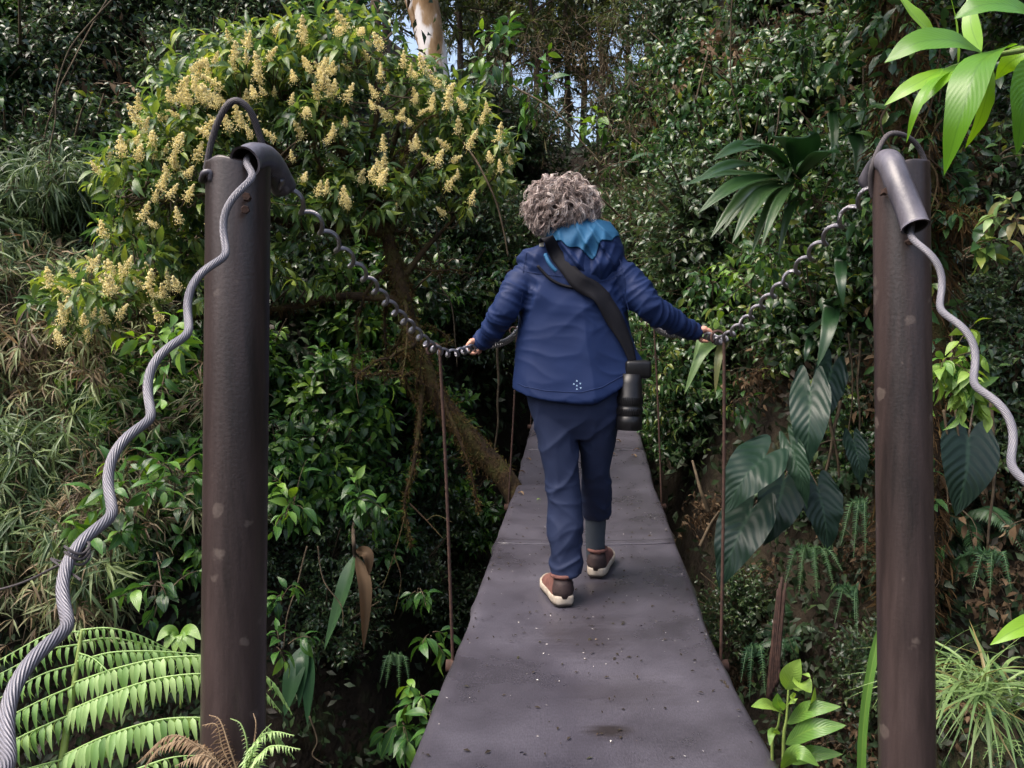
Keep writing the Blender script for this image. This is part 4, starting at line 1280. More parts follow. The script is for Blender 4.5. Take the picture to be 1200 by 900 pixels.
def leaves_on(g, A, C, B, k, tpl, size, rng, spread=1.1, droop=0.35, s0=0.3, tint=(0.45, 0.2), whorl=0.0, upj=0.5, tipboost=0.15, mat=0):
    """k leaves round the outer part of each twig"""
    N = len(A)
    s = s0 + (1 - s0) * (np.arange(k)[None] + rng.uniform(0.2, 1.0, (N, k))) / k
    s = np.clip(s ** (1 - whorl * 0.6) if whorl else s, 0, 1)
    P = bez(A[:, None], C[:, None], B[:, None], s)
    P2 = bez(A[:, None], C[:, None], B[:, None], np.clip(s - 0.08, 0, 1))
    T = nrm(P - P2)
    X = nrm(np.cross(T, np.array([0.21, 0.33, 0.92])))
    Y = np.cross(T, X)
    ph = np.arange(k)[None] * 2.4 + rng.uniform(0, 6.28, (N, 1))
    rad = np.cos(ph)[..., None] * X + np.sin(ph)[..., None] * Y
    fwd = (1.15 - spread * 0.45) + 0.9 * (s[..., None] > 0.93)
    d = T * fwd + rad * spread * rng.uniform(0.7, 1.2, (N, k, 1)) + np.array([0, 0, -1.0]) * droop * rng.uniform(0.3, 1.6, (N, k, 1))
    d = nrm(d).reshape(-1, 3)
    up = np.array([0, 0, 1.0]) + rng.normal(0, upj, (N * k, 3))
    Mx = frames(d, up)
    sz = size * rng.uniform(0.6, 1.15, N * k) * (1 - 0.25 * (s.ravel() > 0.9))
    tw = rng.normal(0, tint[1] * 0.6, (N, 1)) + rng.normal(0, tint[1] * 0.7, (N, k)) + tint[0] + tipboost * (s > 0.85)
    g.scatter(tpl, Mx, P.reshape(-1, 3), sz, np.clip(tw.ravel(), 0, 1), mat)

def dome_shrub(seed, h, r, nst, ntw, k, tpl, size, leafm, **kw):
    """shrub: main stems, twigs to tips spread in a dome, leaves"""
    rng = np.random.default_rng(seed)
    squat = kw.pop('zmin', 0.15)
    arch = kw.pop('arch', 0.25)
    stemm = kw.pop('stem', 'twig')
    # main stems
    ang = rng.uniform(0, 6.28, nst)
    top = np.stack([np.cos(ang) * r * rng.uniform(.2, .75, nst), np.sin(ang) * r * rng.uniform(.2, .75, nst), h * rng.uniform(.65, .95, nst)], -1)
    A0 = np.stack([rng.normal(0, .03, nst), rng.normal(0, .03, nst), np.full(nst, -0.12)], -1)
    C0 = A0 * 0.5 + top * 0.4 + np.array([0, 0, 1]) * h * arch
    gs, gl = Geo(), Geo()
    twigs(gs, A0, C0, top, 0.012 * h / 0.8 + 0.004, n=7, sides=4)
    # tips
    d = nrm(rng.normal(0, 1, (ntw, 3)))
    d[:, 2] = np.abs(d[:, 2]) * 1.0
    rad = rng.uniform(0.35, 1.0, ntw) ** 0.6
    tip = d * rad[:, None] * np.array([r, r, h * (1 - squat)]) + np.array([0, 0, h * squat])
    lob = np.array([1 + 0.28 * mnoise.noise(Vector((q[0] * 2.2, q[1] * 2.2, q[2] * 2.2 + seed))) for q in d])
    tip = tip * lob[:, None]
    idx = rng.integers(0, nst, ntw)
    s = np.clip(tip[:, 2] / h * rng.uniform(0.3, 0.85, ntw), 0.1, 0.95)
    A = bez(A0[idx], C0[idx], top[idx], s)
    C = A * 0.45 + tip * 0.55 + np.array([0, 0, 0.10 * h]) + rng.normal(0, 0.03, (ntw, 3))
    twigs(gs, A, C, tip, rng.uniform(0.002, 0.0045, ntw), n=5)
    leaves_on(gl, A, C, tip, k, tpl, size, rng, **kw)
    return gs.mesh('stems', M[stemm]), gl.mesh('foliage', M[leafm])

def bamboo_clump(seed, h, r, nst, k, size, leafm, arch=0.5, per=7, tint=(0.5, 0.22)):
    rng = np.random.default_rng(seed)
    gs, gl = Geo(), Geo()
    ang = rng.uniform(0, 6.28, nst)
    rr_ = r * rng.uniform(0.4, 1.0, nst)
    A = np.stack([rng.normal(0, .06, nst), rng.normal(0, .06, nst), np.full(nst, -0.1)], -1)
    hh = h * rng.uniform(0.55, 1.0, nst)
    C = np.stack([np.cos(ang) * rr_ * .25, np.sin(ang) * rr_ * .25, hh * 1.15], -1)
    B = np.stack([np.cos(ang) * rr_, np.sin(ang) * rr_, hh * (1 - arch * rng.uniform(.2, 1, nst))], -1)
    twigs(gs, A, C, B, 0.0055, n=9, sides=4)
    # leafy nodes: short side twigs each ending in a spray of blades
    nk = nst * k
    s = np.clip(rng.uniform(0.25, 1.0, (nst, k)), 0, 1)
    P = bez(A[:, None], C[:, None], B[:, None], s).reshape(-1, 3)
    dv = nrm(rng.normal(0, 1, (nk, 3)) * [1, 1, .5] + [0, 0, 0.15])
    E = P + dv * rng.uniform(0.05, 0.16, (nk, 1))
    twigs(gs, P, (P + E) / 2 + [0, 0, .015], E, 0.002, n=3)
    D = np.repeat(dv, per, 0) * 0.7 + rng.normal(0, 0.55, (nk * per, 3)) + [0, 0, -0.45]
    Mx = frames(nrm(D), np.array([0, 0, 1.0]) + rng.normal(0, .5, (nk * per, 3)))
    t = np.clip(np.repeat(rng.normal(0, tint[1] * .8, nk), per) + rng.normal(tint[0], tint[1] * .6, nk * per), 0, 1)
    gl.scatter(LF_GRASS, Mx, np.repeat(E, per, 0), size * rng.uniform(.55, 1.2, nk * per), t)
    return gs.mesh('stems', M['twig']), gl.mesh('foliage', M[leafm])

class Kind:
    def __init__(self, name, cat, meshes):
        self.name, self.cat, self.meshes = name, cat, meshes
    def place(self, p, label, group, scale=1.0, lean=None, rz=None, v=None):
        st, fo = self.meshes[random.randrange(len(self.meshes)) if v is None else v]
        o = thing(self.name, label, self.cat, tuple(p), group)
        q = Matrix.Rotation(random.uniform(0, 6.28) if rz is None else rz, 4, 'Z')
        if lean is not None:
            lv = Vector(lean).normalized()
            q = Vector((0, 0, 1)).rotation_difference(lv).to_matrix().to_4x4() @ q
        o.rotation_euler = q.to_euler()
        sc = scale * random.uniform(0.88, 1.15)
        o.scale = (sc, sc, sc * random.uniform(0.9, 1.12))
        link('stems', st, o, 'stuff')
        link('foliage', fo, o, 'stuff')
        return o

K = {}
K['broad'] = Kind('broadleaf_shrub', 'shrub', [dome_shrub(11 + i, 0.85, 0.50, 6, 120, 9, LF_BROAD, 0.135, 'broad', spread=1.0, droop=0.35, whorl=0.6, tint=(0.50, 0.25), s0=0.45, tipboost=0.22) for i in range(3)])
K['small'] = Kind('small_leaved_shrub', 'shrub', [dome_shrub(21 + i, 0.9, 0.6, 7, 300, 11, LF_SMALL, 0.062, 'small', spread=1.0, droop=0.3, tint=(0.42, 0.25)) for i in range(3)])
K['climb'] = Kind('climbing_shrub', 'shrub', [dome_shrub(31 + i, 0.75, 0.55, 7, 200, 10, LF_SMALL, 0.080, 'climb', spread=1.05, droop=0.5, zmin=0.0, tint=(0.42, 0.25), tipboost=0.2) for i in range(3)])
K['bamboo'] = Kind('bamboo_clump', 'bamboo', [bamboo_clump(41 + i, 1.15, 0.65, 15, 16, 0.19, 'bamboo') for i in range(2)])
K['drybamboo'] = Kind('dry_bamboo_clump', 'bamboo', [bamboo_clump(51 + i, 0.9, 0.75, 20, 18, 0.15, 'drybamboo', 0.7, 7, (0.34, 0.26)) for i in range(3)])
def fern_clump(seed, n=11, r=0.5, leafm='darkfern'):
    rng = np.random.default_rng(seed)
    gs, gl = Geo(), Geo()
    an = np.arange(n) * 2.4 + rng.uniform(-.3, .3, n)
    L = r * rng.uniform(.7, 1.15, n)
    A = np.zeros((n, 3)) + [0, 0, -.05]
    C = np.stack([np.cos(an) * L * .45, np.sin(an) * L * .45, L * rng.uniform(.6, .95, n)], -1)
    B = np.stack([np.cos(an) * L, np.sin(an) * L, L * rng.uniform(-.25, .3, n)], -1)
    twigs(gs, A, C, B, .004, n=9, sides=4)
    k = 44
    s_ = np.linspace(.14, .99, k)
    P = bez(A[:, None], C[:, None], B[:, None], np.broadcast_to(s_, (n, k)))
    T = nrm(np.gradient(P, axis=1))
    S_ = nrm(np.cross(T, [0, 0, 1.0]))
    ln = 0.10 * np.interp(s_, [.14, .3, .6, 1], [.5, 1, .8, .1])
    t = np.repeat(rng.normal(.5, .18, n), k)
    for sg in (-1, 1):
        d = nrm(S_ * sg + T * .35 + np.array([0, 0, -.25])).reshape(-1, 3)
        gl.scatter(leaf(.2, 3, .1, .25, .3), frames(d, np.array([0, 0, 1.0]) + rng.normal(0, .12, (n * k, 3))), P.reshape(-1, 3), np.tile(ln, n) * rng.uniform(.85, 1.1, n * k), np.clip(t + rng.normal(0, .08, n * k), 0, 1))
    return gs.mesh('stems', M['twig']), gl.mesh('foliage', M[leafm])
K['fern'] = Kind('fern_clump', 'fern', [fern_clump(81 + i) for i in range(3)])
def dead_brush(seed):
    rng = np.random.default_rng(seed)
    n = 90
    gs, gl = Geo(), Geo()
    A = rng.normal(0, .22, (n, 3)) * [1, 1, .5] + [0, 0, .15]
    B = A + nrm(rng.normal(0, 1, (n, 3)) + [0, 0, -.4]) * rng.uniform(.1, .35, (n, 1))
    twigs(gs, A, (A + B) / 2 + rng.normal(0, .04, (n, 3)), B, rng.uniform(.0025, .006, n), n=5)
    leaves_on(gl, A, (A + B) / 2, B, 4, LF_SMALL, .10, rng, droop=1.0, tint=(.3, .25))
    return gs.mesh('stems', M['twig']), gl.mesh('foliage', M['dry'])
K['dead'] = Kind('dead_brush', 'brush', [dead_brush(91 + i) for i in range(2)])
K['loose'] = Kind('loose_shrub', 'shrub', [dome_shrub(101 + i, 0.8, 0.55, 6, 90, 8, LF_BROAD, 0.115, 'climb', spread=1.1, droop=0.6, tint=(0.5, 0.28), s0=.25) for i in range(2)])

def lean_for(p, amt=0.35):
    e = 0.25
    gx = (ground_z(p[0] + e, p[1]) - ground_z(p[0] - e, p[1])) / (2 * e)
    gy = (ground_z(p[0], p[1] + e) - ground_z(p[0], p[1] - e)) / (2 * e)
    n_ = nrm(np.array([-gx, -gy, 1.0]))
    return nrm(np.array([0, 0, 1.0]) * (1 - amt) + n_ * amt)

def fill(kind, box, step, label, group, scale=1.0, lean=0.35, back=0.0, jitter=0.5, skip=None, dmax=40):
    x0, y0, x1, y1 = box
    n = 0
    y = y0
    row = 0
    while y <= y1:
        x = x0 + (step * 0.5 if row % 2 else 0)
        while x <= x1:
            px, py = x + random.uniform(-jitter, jitter) * step, y + random.uniform(-jitter, jitter) * step
            x += step
            if skip and skip(px, py):
                continue
            p, d = hit(px, py, dmax)
            if p is None:
                continue
            lab = label
            if '{}' in label:
                lab = label.format(min(MARKS, key=lambda m: math.hypot(m[0] - px, m[1] - py))[2])
            K[random.choice(kind) if isinstance(kind, list) else kind].place(p, lab, group, scale, lean_for(p, lean))
            n += 1
        y += step * 0.85
        row += 1
    return n

MARKS = [(20, 60, 'under the leaning pale cane'), (90, 200, 'beside the broad-bladed grass clump'), (20, 260, 'around the broad-bladed grass clump'), (180, 40, 'under the brown bamboo tangle'), (270, 60, 'around the two dark bare trunks'), (150, 230, 'below the upper flower panicles'), (240, 250, 'behind the arched cable loop'),
         (30, 430, 'below the pale bamboo tufts'), (150, 430, 'under the lowest flower panicles'), (40, 560, 'behind the bend of the wavy cable'), (130, 560, 'next to the glossy shrubs'), (20, 680, 'above the fern frond'), (120, 690, 'behind the fern frond tip'),
         (340, 120, 'above the mossy fork'), (500, 150, 'below the pale trunk'), (600, 180, 'beside the drooping bare branch'), (350, 300, 'between the two mossy limbs'), (520, 320, 'beside the crooked mossy branches'), (600, 390, 'behind the walker\'s left elbow'), (430, 400, 'beneath the mossy fork'),
         (205, 500, 'beside the bright shrub top'), (130, 500, 'at the edge of the dry grass'), (210, 650, 'just above the fern seedling'), (340, 450, 'under the lower mossy limb'), (440, 480, 'beside the mossy hanging roots'), (350, 580, 'touching the fern post'), (450, 600, 'behind the hanging root ends'), (400, 690, 'around the withered leaves'), (500, 720, 'by the first hanger rod'),
         (640, 230, 'behind the walker\'s curls'), (700, 300, 'behind the walker\'s hood'), (740, 250, 'around the far rusty post'), (800, 230, 'under the low brown tangle'), (770, 340, 'beside the thin dark trunk'), (830, 340, 'above the walker\'s right hand'), (760, 450, 'beyond the camera lens'), (830, 480, 'by the second hanger rod'),
         (850, 30, 'under the trailing brown vine'), (930, 40, 'high among the leafy branches'), (1020, 30, 'against the mossy trunk'), (860, 140, 'beside the fan leaves\' tips'), (960, 140, 'above the fan leaves'), (1000, 210, 'between fan leaves and post'), (870, 270, 'below the fan leaves'), (950, 310, 'behind the coiled handrail'), (1010, 340, 'close behind the post'), (880, 400, 'over the heart-shaped leaves'), (970, 400, 'around the ribbed hanging leaves'),
         (1110, 60, 'behind the bright sprig'), (1190, 60, 'above the bright sprig leaves'), (1120, 200, 'beside the mossy hanging branch'), (1190, 220, 'by the yellowed round leaves'), (1110, 350, 'above the yellow-green climber'), (1190, 360, 'behind the curved stay cable'), (1120, 530, 'below the yellow-green climber'), (1200, 550, 'by the dark hanging root'),
         (850, 560, 'beside the largest heart-shaped leaf'), (950, 620, 'under the heart-shaped leaves'), (870, 700, 'beside the mat edge'), (950, 730, 'around the broken stick'), (1010, 690, 'around the low fern fronds'), (900, 800, 'above the light green herb'), (980, 830, 'beside the twisted blade'), (1120, 640, 'around the grey-green fern'), (1200, 680, 'above the bright leaf tip'), (1120, 760, 'behind the grass tuft'), (1200, 850, 'under the grass tuft')]
# thin leafy cover over the soil of the slopes (nobody could count it)
def ground_cover():
    rng = np.random.default_rng(5)
    P, Nn = [], []
    tries = 0
    while len(P) < 1500 and tries < 9000:
        tries += 1
        px, py = rng.uniform(-150, 1350), rng.uniform(-40, 940)
        p, d = hit(px, py, 22)
        if p is None or p[2] < -3.0:
            continue
        P.append(p); Nn.append(lean_for(p, 1.0))
    P, Nn = np.array(P), np.array(Nn)
    k = 34
    D = np.linalg.norm(P, axis=1)
    Q = np.repeat(P, k, 0) + rng.normal(0, 0.13, (len(P) * k, 3)) * (np.repeat(D, k) / 6)[:, None] + np.repeat(Nn, k, 0) * rng.uniform(0, 0.12, (len(P) * k, 1))
    d = nrm(np.repeat(Nn, k, 0) * 0.3 + rng.normal(0, .7, (len(Q), 3)) + [0, -0.25, -0.5])
    Mx = frames(d, np.repeat(Nn, k, 0) + rng.normal(0, .5, (len(Q), 3)))
    t = np.clip(np.repeat(rng.normal(0.4, 0.2, len(P)), k) + rng.normal(0, 0.15, len(Q)), 0, 1)
    g = Geo()
    g.scatter(LF_TINY, Mx, Q, np.repeat(D / 6, k) * rng.uniform(0.045, 0.10, len(Q)), t)
    o = g.build('ground_cover', M['cover'], None, True, 'stuff')
    tag(o, 'low dark leafy cover matting the forest slopes around the gorge', 'ground cover')
ground_cover()

# ---- fillers on the slopes
fill(['bamboo', 'small', 'loose', 'small', 'broad', 'dead'], (-60, -20, 115, 300), 62, 'pale leafy growth on the slope {}', 'bamboo on the slope', 1.0, 0.4)
fill(['small', 'small', 'loose', 'small', 'fern', 'dead'], (90, -30, 330, 330), 62, 'dark growth behind the flowering tree, {}', 'dark shrubs behind the flowering tree', 1.0, 0.35)
fill(['drybamboo', 'drybamboo', 'drybamboo', 'bamboo'], (-60, 400, 200, 720), 62, 'dry bamboo grass on the bank, {}', 'dry bamboo grass on the bank', 0.85, 0.3)
fill('bamboo', (-40, 330, 120, 400), 70, 'pale bamboo tuft between the dry grass and the dark slope', 'pale bamboo tufts', 0.8, 0.4)
fill(['small', 'loose', 'fern'], (300, 80, 640, 420), 75, 'dark undergrowth on the slope, {}', 'dark shrubs behind the mossy trunk', 1.1, 0.3, skip=lambda x, y: 455 < x < 555 and y < 240)
fill('broad', (105, 470, 235, 720), 60, 'glossy broad-leaved shrub between dry grass and fern post, {}', 'glossy shrubs beside the fern post', 0.8, 0.3)
fill(['broad', 'broad', 'broad', 'loose', 'fern'], (310, 400, 520, 640), 62, 'glossy green growth below the flowering tree, {}', 'glossy shrubs below the flowering tree', 0.85, 0.3)
fill('small', (320, 660, 560, 760), 75, 'dark shrub low in the gorge, {}', 'dark shrubs low in the gorge', 0.7, 0.3)
fill(['small', 'small', 'loose', 'fern'], (560, 200, 860, 420), 62, 'dark growth on the far bank, {}', 'dark shrubs on the far bank', 1.2, 0.3, skip=lambda x, y: 700 < x < 775 and y > 190)
fill(['loose', 'climb', 'small', 'climb'], (775, 90, 850, 330), 48, 'mixed green growth on the far bank, {}', 'mixed growth on the far bank', 1.15, 0.4)
fill('climb', (735, 320, 850, 520), 55, 'light green shrub on the far bank, {}', 'light shrubs on the far bank', 0.9, 0.35, skip=lambda x, y: x < 775 and y < 410)
fill(['climb', 'climb', 'loose', 'loose', 'dead'], (810, -40, 1050, 420), 62, 'climbing growth on the steep bank, {}', 'climbing shrubs on the steep bank', 0.85, 0.45)
fill(['small', 'loose', 'fern', 'dead'], (1070, -20, 1240, 620), 78, 'dark growth beyond the lichen-spotted post, {}', 'dark shrubs behind the lichen-spotted post', 0.75, 0.4)
fill(['small', 'fern', 'fern', 'dead', 'dead', 'loose'], (830, 470, 1240, 900), 92, 'low dark growth on the damp bank, {}', 'low growth on the damp bank', 0.52, 0.45)

# ------------------------------------------------------------------ plants seen one by one
def blade(P, width, up, prof='lance', fold=0.15, ncol=5, nrow=14, heart=0.0, wave=0.0, t=0.5, pleat=0.0, seed=0):
    """a single large leaf along the path P (base to tip)"""
    P = smooth_path(P, nrow)
    T = nrm(np.gradient(P, axis=0))
    up = np.asarray(up, float)
    S = nrm(np.cross(T, up))
    N = np.cross(S, T)
    L = float(np.sum(np.linalg.norm(np.diff(P, axis=0), axis=1)))
    s = np.linspace(0, 1, nrow)
    if prof == 'lance':
        w = np.sin(np.clip(s / 0.42, 0, 1) * np.pi / 2) ** 0.8 * np.where(s > 0.42, np.cos(np.clip((s - 0.42) / 0.58, 0, 1) * np.pi / 2) ** 0.9, 1)
    elif prof == 'strap':
        w = np.clip(s / 0.15, 0.15, 1) * np.clip((1 - s) / 0.35, 0, 1) ** 0.7
    elif prof == 'heart':
        w = np.interp(s, [0, .1, .22, .4, .6, .8, .92, 1], [.80, .96, 1, .92, .70, .38, .16, 0])
    else:
        w = np.sin(np.pi * np.clip(s, 0, 1)) ** 0.7
    w = np.maximum(w, 0.004)
    u = np.linspace(-1, 1, ncol)
    V = []
    for i in range(nrow):
        for q in u:
            back = heart * L * max(0.0, 1 - (2 * abs(q) - 1.1) ** 2 / 1.21) * max(0, 1 - s[i] * 2.6) ** 1.1
            z = fold * abs(q) * w[i] * width * 0.5 + wave * width * math.sin(s[i] * 23 + q * 2 + seed) * abs(q) + pleat * width * math.cos(q * math.pi * 3) * w[i]
            V.append(P[i] + S[i] * q * width * 0.5 * w[i] - T[i] * back + N[i] * z)
    i = np.arange(nrow - 1)[:, None] * ncol
    j = np.arange(ncol - 1)[None]
    F = np.stack([i + j, i + j + 1, i + ncol + j + 1, i + ncol + j], -1).reshape(-1, 4)
    uv = np.array([[(q + 1) / 2, v] for v in s for q in u])
    g = Geo(); g.add(np.array(V), None, F, uv, t)
    return g

def leaf_part(root, P, width, up, mat, name='leaf', **kw):
    o = blade(P, width, up, **kw).build(name, M[mat])
    return to_parent(o, root)

def stem_part(root, pts, r0, r1, mat='stem_green', name='stem', n=16, sides=7):
    g = Geo()
    P = smooth_path(pts, n)
    add_tube(g, P, np.linspace(r0, r1, n), sides)
    return to_parent(g.build(name, M[mat]), root)

def moss_on(paths, n, rng, size=(0.02, 0.06), tint=(0.5, 0.25)):
    """moss tufts and hanging strands round limbs: paths = [(P, R)]"""
    g = Geo()
    for P, R in paths:
        L = np.concatenate([[0], np.cumsum(np.linalg.norm(np.diff(P, axis=0), axis=1))])
        k = int(n * L[-1])
        s = rng.uniform(0, L[-1], k)
        C = np.stack([np.interp(s, L, P[:, c]) for c in range(3)], -1)
        r = np.interp(s, L, R)
        d = nrm(rng.normal(0, 1, (k, 3)))
        Q = C + d * r[:, None] * rng.uniform(0.8, 1.5, (k, 1))
        dd = nrm(d * 0.5 + rng.normal(0, .35, (k, 3)) + [0, 0, -0.9])
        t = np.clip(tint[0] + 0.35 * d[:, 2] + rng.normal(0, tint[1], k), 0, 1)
        g.scatter(LF_GRASS, frames(dd, rng.normal(0, 1, (k, 3))), Q, rng.uniform(size[0], size[1], k), t)
        g.scatter(LF_KITE, frames(nrm(d + rng.normal(0, .5, (k, 3))), rng.normal(0, 1, (k, 3))), C + d * r[:, None], rng.uniform(.012, .028, k), t)
    return g

# ---- the flowering tree
def flowering_tree():
    rng = np.random.default_rng(17)
    base = W(650, 1120, 5.3)
    base[2] = ground_z(base[0], base[1]) - 0.1
    root = thing('flowering_tree', 'spreading tree with cream flower panicles and mossy trunk behind the fern post', 'tree', tuple(base))
    limbs = [
        ([base, W(645, 800, 5.25), W(612, 600, 5.1), W(560, 525, 5.05), W(512, 462, 5.0), W(483, 395, 5.0), W(468, 330, 5.0), W(452, 272, 5.0), W(425, 215, 5.0), W(395, 170, 4.95), W(370, 120, 4.9), W(358, 65, 4.9)], .085, .014),
        ([W(452, 272, 5.0), W(400, 269, 4.9), W(340, 262, 4.8), W(270, 236, 4.7), W(190, 205, 4.6)], .034, .009),
        ([W(477, 355, 5.0), W(420, 346, 4.95), W(335, 361, 4.85), W(240, 372, 4.75), W(150, 368, 4.6)], .030, .008),
        ([W(425, 215, 5.0), W(350, 190, 4.8), W(280, 150, 4.7), W(215, 115, 4.7)], .030, .008),
        ([W(455, 280, 5.0), W(480, 210, 5.1), W(520, 172, 5.2), W(575, 165, 5.2)], .026, .007),
        ([W(440, 243, 5.0), W(468, 150, 5.2), W(480, 95, 5.3), W(500, 70, 5.3)], .026, .007),
        ([W(395, 170, 4.95), W(330, 110, 4.8), W(285, 70, 4.7), W(262, 45, 4.7)], .020, .006),
        ([W(468, 330, 5.0), W(515, 275, 5.1), W(556, 232, 5.2)], .022, .006),
        ([W(285, 240, 4.72), W(225, 290, 4.6), W(150, 330, 4.5), W(92, 360, 4.4)], .016, .005),
        ([W(425, 215, 5.0), W(440, 130, 4.7), W(430, 60, 4.6)], .02, .006),
        ([W(350, 190, 4.8), W(290, 210, 4.4), W(210, 235, 4.25), W(160, 225, 4.2)], .016, .005)]
    allP = []
    gt = Geo()
    paths = []
    for k, (pts, r0, r1) in enumerate(limbs):
        n = 46 if k == 0 else 26
        P = smooth_path(pts, n)
        P = P + np.array([[0.02 * mnoise.noise(Vector(p) * 3 + Vector((k, 0, 0))), 0.02 * mnoise.noise(Vector(p) * 3 + Vector((0, k, 5))), 0.015 * mnoise.noise(Vector(p) * 4)] for p in P])
        R = np.linspace(r0, r1, n)
        if k == 0:
            g = Geo(); add_tube(g, P, R, 14, jit=0.09, rng=rng)
            to_parent(g.build('trunk', M['moss_bark']), root)
        else:
            g = Geo(); add_tube(g, P, R, 8, jit=0.12, rng=rng)
            to_parent(g.build('limb', M['moss_bark']), root)
        paths.append((P, R))
        allP.append(P[(18 if k == 0 else 5):])
    # mossy aerial roots that hang below the fork
    hang = [([W(488, 400, 4.95), W(494, 460, 4.93), W(486, 540, 4.9), W(474, 590, 4.9), W(482, 640, 4.9)], .022, .003),
            ([W(505, 440, 4.98), W(528, 490, 4.9), W(548, 540, 4.9), W(562, 600, 4.9)], .020, .003),
            ([W(480, 590, 4.9), W(500, 610, 4.85), W(520, 632, 4.8)], .006, .002),
            ([W(476, 600, 4.9), W(462, 650, 4.85), W(448, 690, 4.8)], .005, .002),
            ([W(500, 610, 4.85), W(512, 604, 4.8), W(530, 612, 4.75)], .004, .0015),
            ([W(462, 650, 4.85), W(470, 680, 4.82), W(462, 720, 4.8)], .004, .0015)]
    hp = []
    for pts, r0, r1 in hang:
        P = smooth_path(pts, 18); R = np.linspace(r0, r1, 18)
        g = Geo(); add_tube(g, P, R, 7, jit=0.15, rng=rng)
        to_parent(g.build('hanging_root', M['moss_bark']), root)
        hp.append((P, R))
    crook = []
    for k in range(16):
        i0 = int(rng.integers(14, 33))
        p = paths[0][0][i0].copy()
        d_ = nrm(np.array([rng.choice([-1, 1, 1]) * rng.uniform(.3, 1), rng.uniform(-.8, .5), rng.uniform(-.9, .5)]))
        pts = [p]
        for q in range(int(rng.integers(5, 9))):
            d_ = nrm(d_ + rng.normal(0, .42, 3) + [0, 0, -.16])
            p = p + d_ * rng.uniform(.07, .13); pts.append(p)
        P = smooth_path(pts, 26); R = np.linspace(rng.uniform(.010, .02), .003, 26)
        g = Geo(); add_tube(g, P, R, 6, jit=.2, rng=rng)
        for q in range(5):
            a0 = P[int(rng.integers(8, 26))]; e0 = a0 + nrm(rng.normal(0, 1, 3) + [0, 0, -.2]) * rng.uniform(.06, .2)
            add_tube(g, smooth_path([a0, (a0 + e0) / 2 + rng.normal(0, .015, 3), e0], 7), np.linspace(.004, .0015, 7), 4)
        to_parent(g.build('crooked_branch', M['moss_bark']), root)
        crook.append((P, R))
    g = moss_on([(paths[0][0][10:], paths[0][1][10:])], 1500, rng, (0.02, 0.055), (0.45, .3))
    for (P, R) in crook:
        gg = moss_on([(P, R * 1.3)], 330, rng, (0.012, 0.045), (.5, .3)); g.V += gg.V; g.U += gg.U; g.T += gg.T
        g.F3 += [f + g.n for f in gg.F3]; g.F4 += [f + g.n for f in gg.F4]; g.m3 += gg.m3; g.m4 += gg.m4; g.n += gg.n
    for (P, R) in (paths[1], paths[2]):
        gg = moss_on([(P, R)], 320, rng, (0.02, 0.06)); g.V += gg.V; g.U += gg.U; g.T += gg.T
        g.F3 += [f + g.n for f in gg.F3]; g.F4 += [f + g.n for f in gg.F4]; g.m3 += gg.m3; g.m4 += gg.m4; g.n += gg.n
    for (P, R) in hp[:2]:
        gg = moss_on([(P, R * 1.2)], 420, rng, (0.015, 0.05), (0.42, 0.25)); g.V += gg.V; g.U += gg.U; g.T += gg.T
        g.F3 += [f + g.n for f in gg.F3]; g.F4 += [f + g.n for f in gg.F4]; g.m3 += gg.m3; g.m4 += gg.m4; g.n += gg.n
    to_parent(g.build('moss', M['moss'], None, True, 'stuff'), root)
    # twigs and leaves
    blobs = [(110, 350, 60, 42, 4.45, 52), (165, 300, 60, 55, 4.5, 42), (170, 205, 62, 50, 4.5, 60), (215, 140, 62, 52, 4.6, 66), (265, 85, 62, 48, 4.7, 64),
             (340, 62, 66, 42, 4.8, 60), (402, 55, 58, 40, 4.9, 46), (478, 108, 44, 34, 5.1, 32), (350, 130, 72, 42, 4.8, 52), (250, 215, 72, 52, 4.6, 56),
             (400, 190, 62, 50, 4.9, 26), (520, 145, 58, 45, 5.15, 46), (568, 185, 42, 42, 5.15, 44), (515, 215, 60, 42, 5.1, 36), (440, 235, 60, 42, 4.9, 24), (370, 240, 52, 30, 4.8, 24), (340, 310, 62, 36, 4.8, 20), (250, 330, 50, 40, 4.7, 22)]
    tips = []
    for cx, cy, rx, ry, d, n in blobs:
        for _ in range(n):
            v = rng.normal(0, 1, 3); v = v / np.linalg.norm(v) * rng.uniform(0.2, 1.0) ** 0.5
            tips.append(W(cx + v[0] * rx * 1.05, cy + v[1] * ry * 1.05, d + v[2] * 0.45))
    tips = np.array(tips)
    nodes = np.vstack(allP)
    A = []
    for p in tips:
        dist = np.linalg.norm(nodes - p, axis=1) + rng.uniform(0, .25, len(nodes)) + np.maximum(0, nodes[:, 2] - p[2]) * 0.6
        A.append(nodes[np.argmin(dist)])
    A = np.array(A)
    C = A * 0.5 + tips * 0.5 + rng.normal(0, .06, tips.shape) + [0, 0, -0.05]
    g = Geo(); twigs(g, A, C, tips, rng.uniform(0.004, 0.008, len(tips)), n=6, sides=4)
    to_parent(g.build('twigs', M['twig'], None, True, 'stuff'), root)
    g = Geo()
    # short end shoots so the leaves sit in tufts at the twig ends
    for rep in range(2):
        E = tips + nrm(rng.normal(0, 1, tips.shape) + [0, -0.25, 0.5]) * rng.uniform(0.06, 0.14, (len(tips), 1))
        leaves_on(g, tips, (tips + E) / 2 + [0, 0, .01], E, 6, LF_LANCE, 0.112, rng, spread=1.0, droop=0.5, s0=0.15, tint=(0.58, 0.28), tipboost=0.18)
    to_parent(g.build('foliage', M['tree'], None, True, 'stuff'), root)
    # flower panicles
    rg = np.random.default_rng(4)
    fm = []
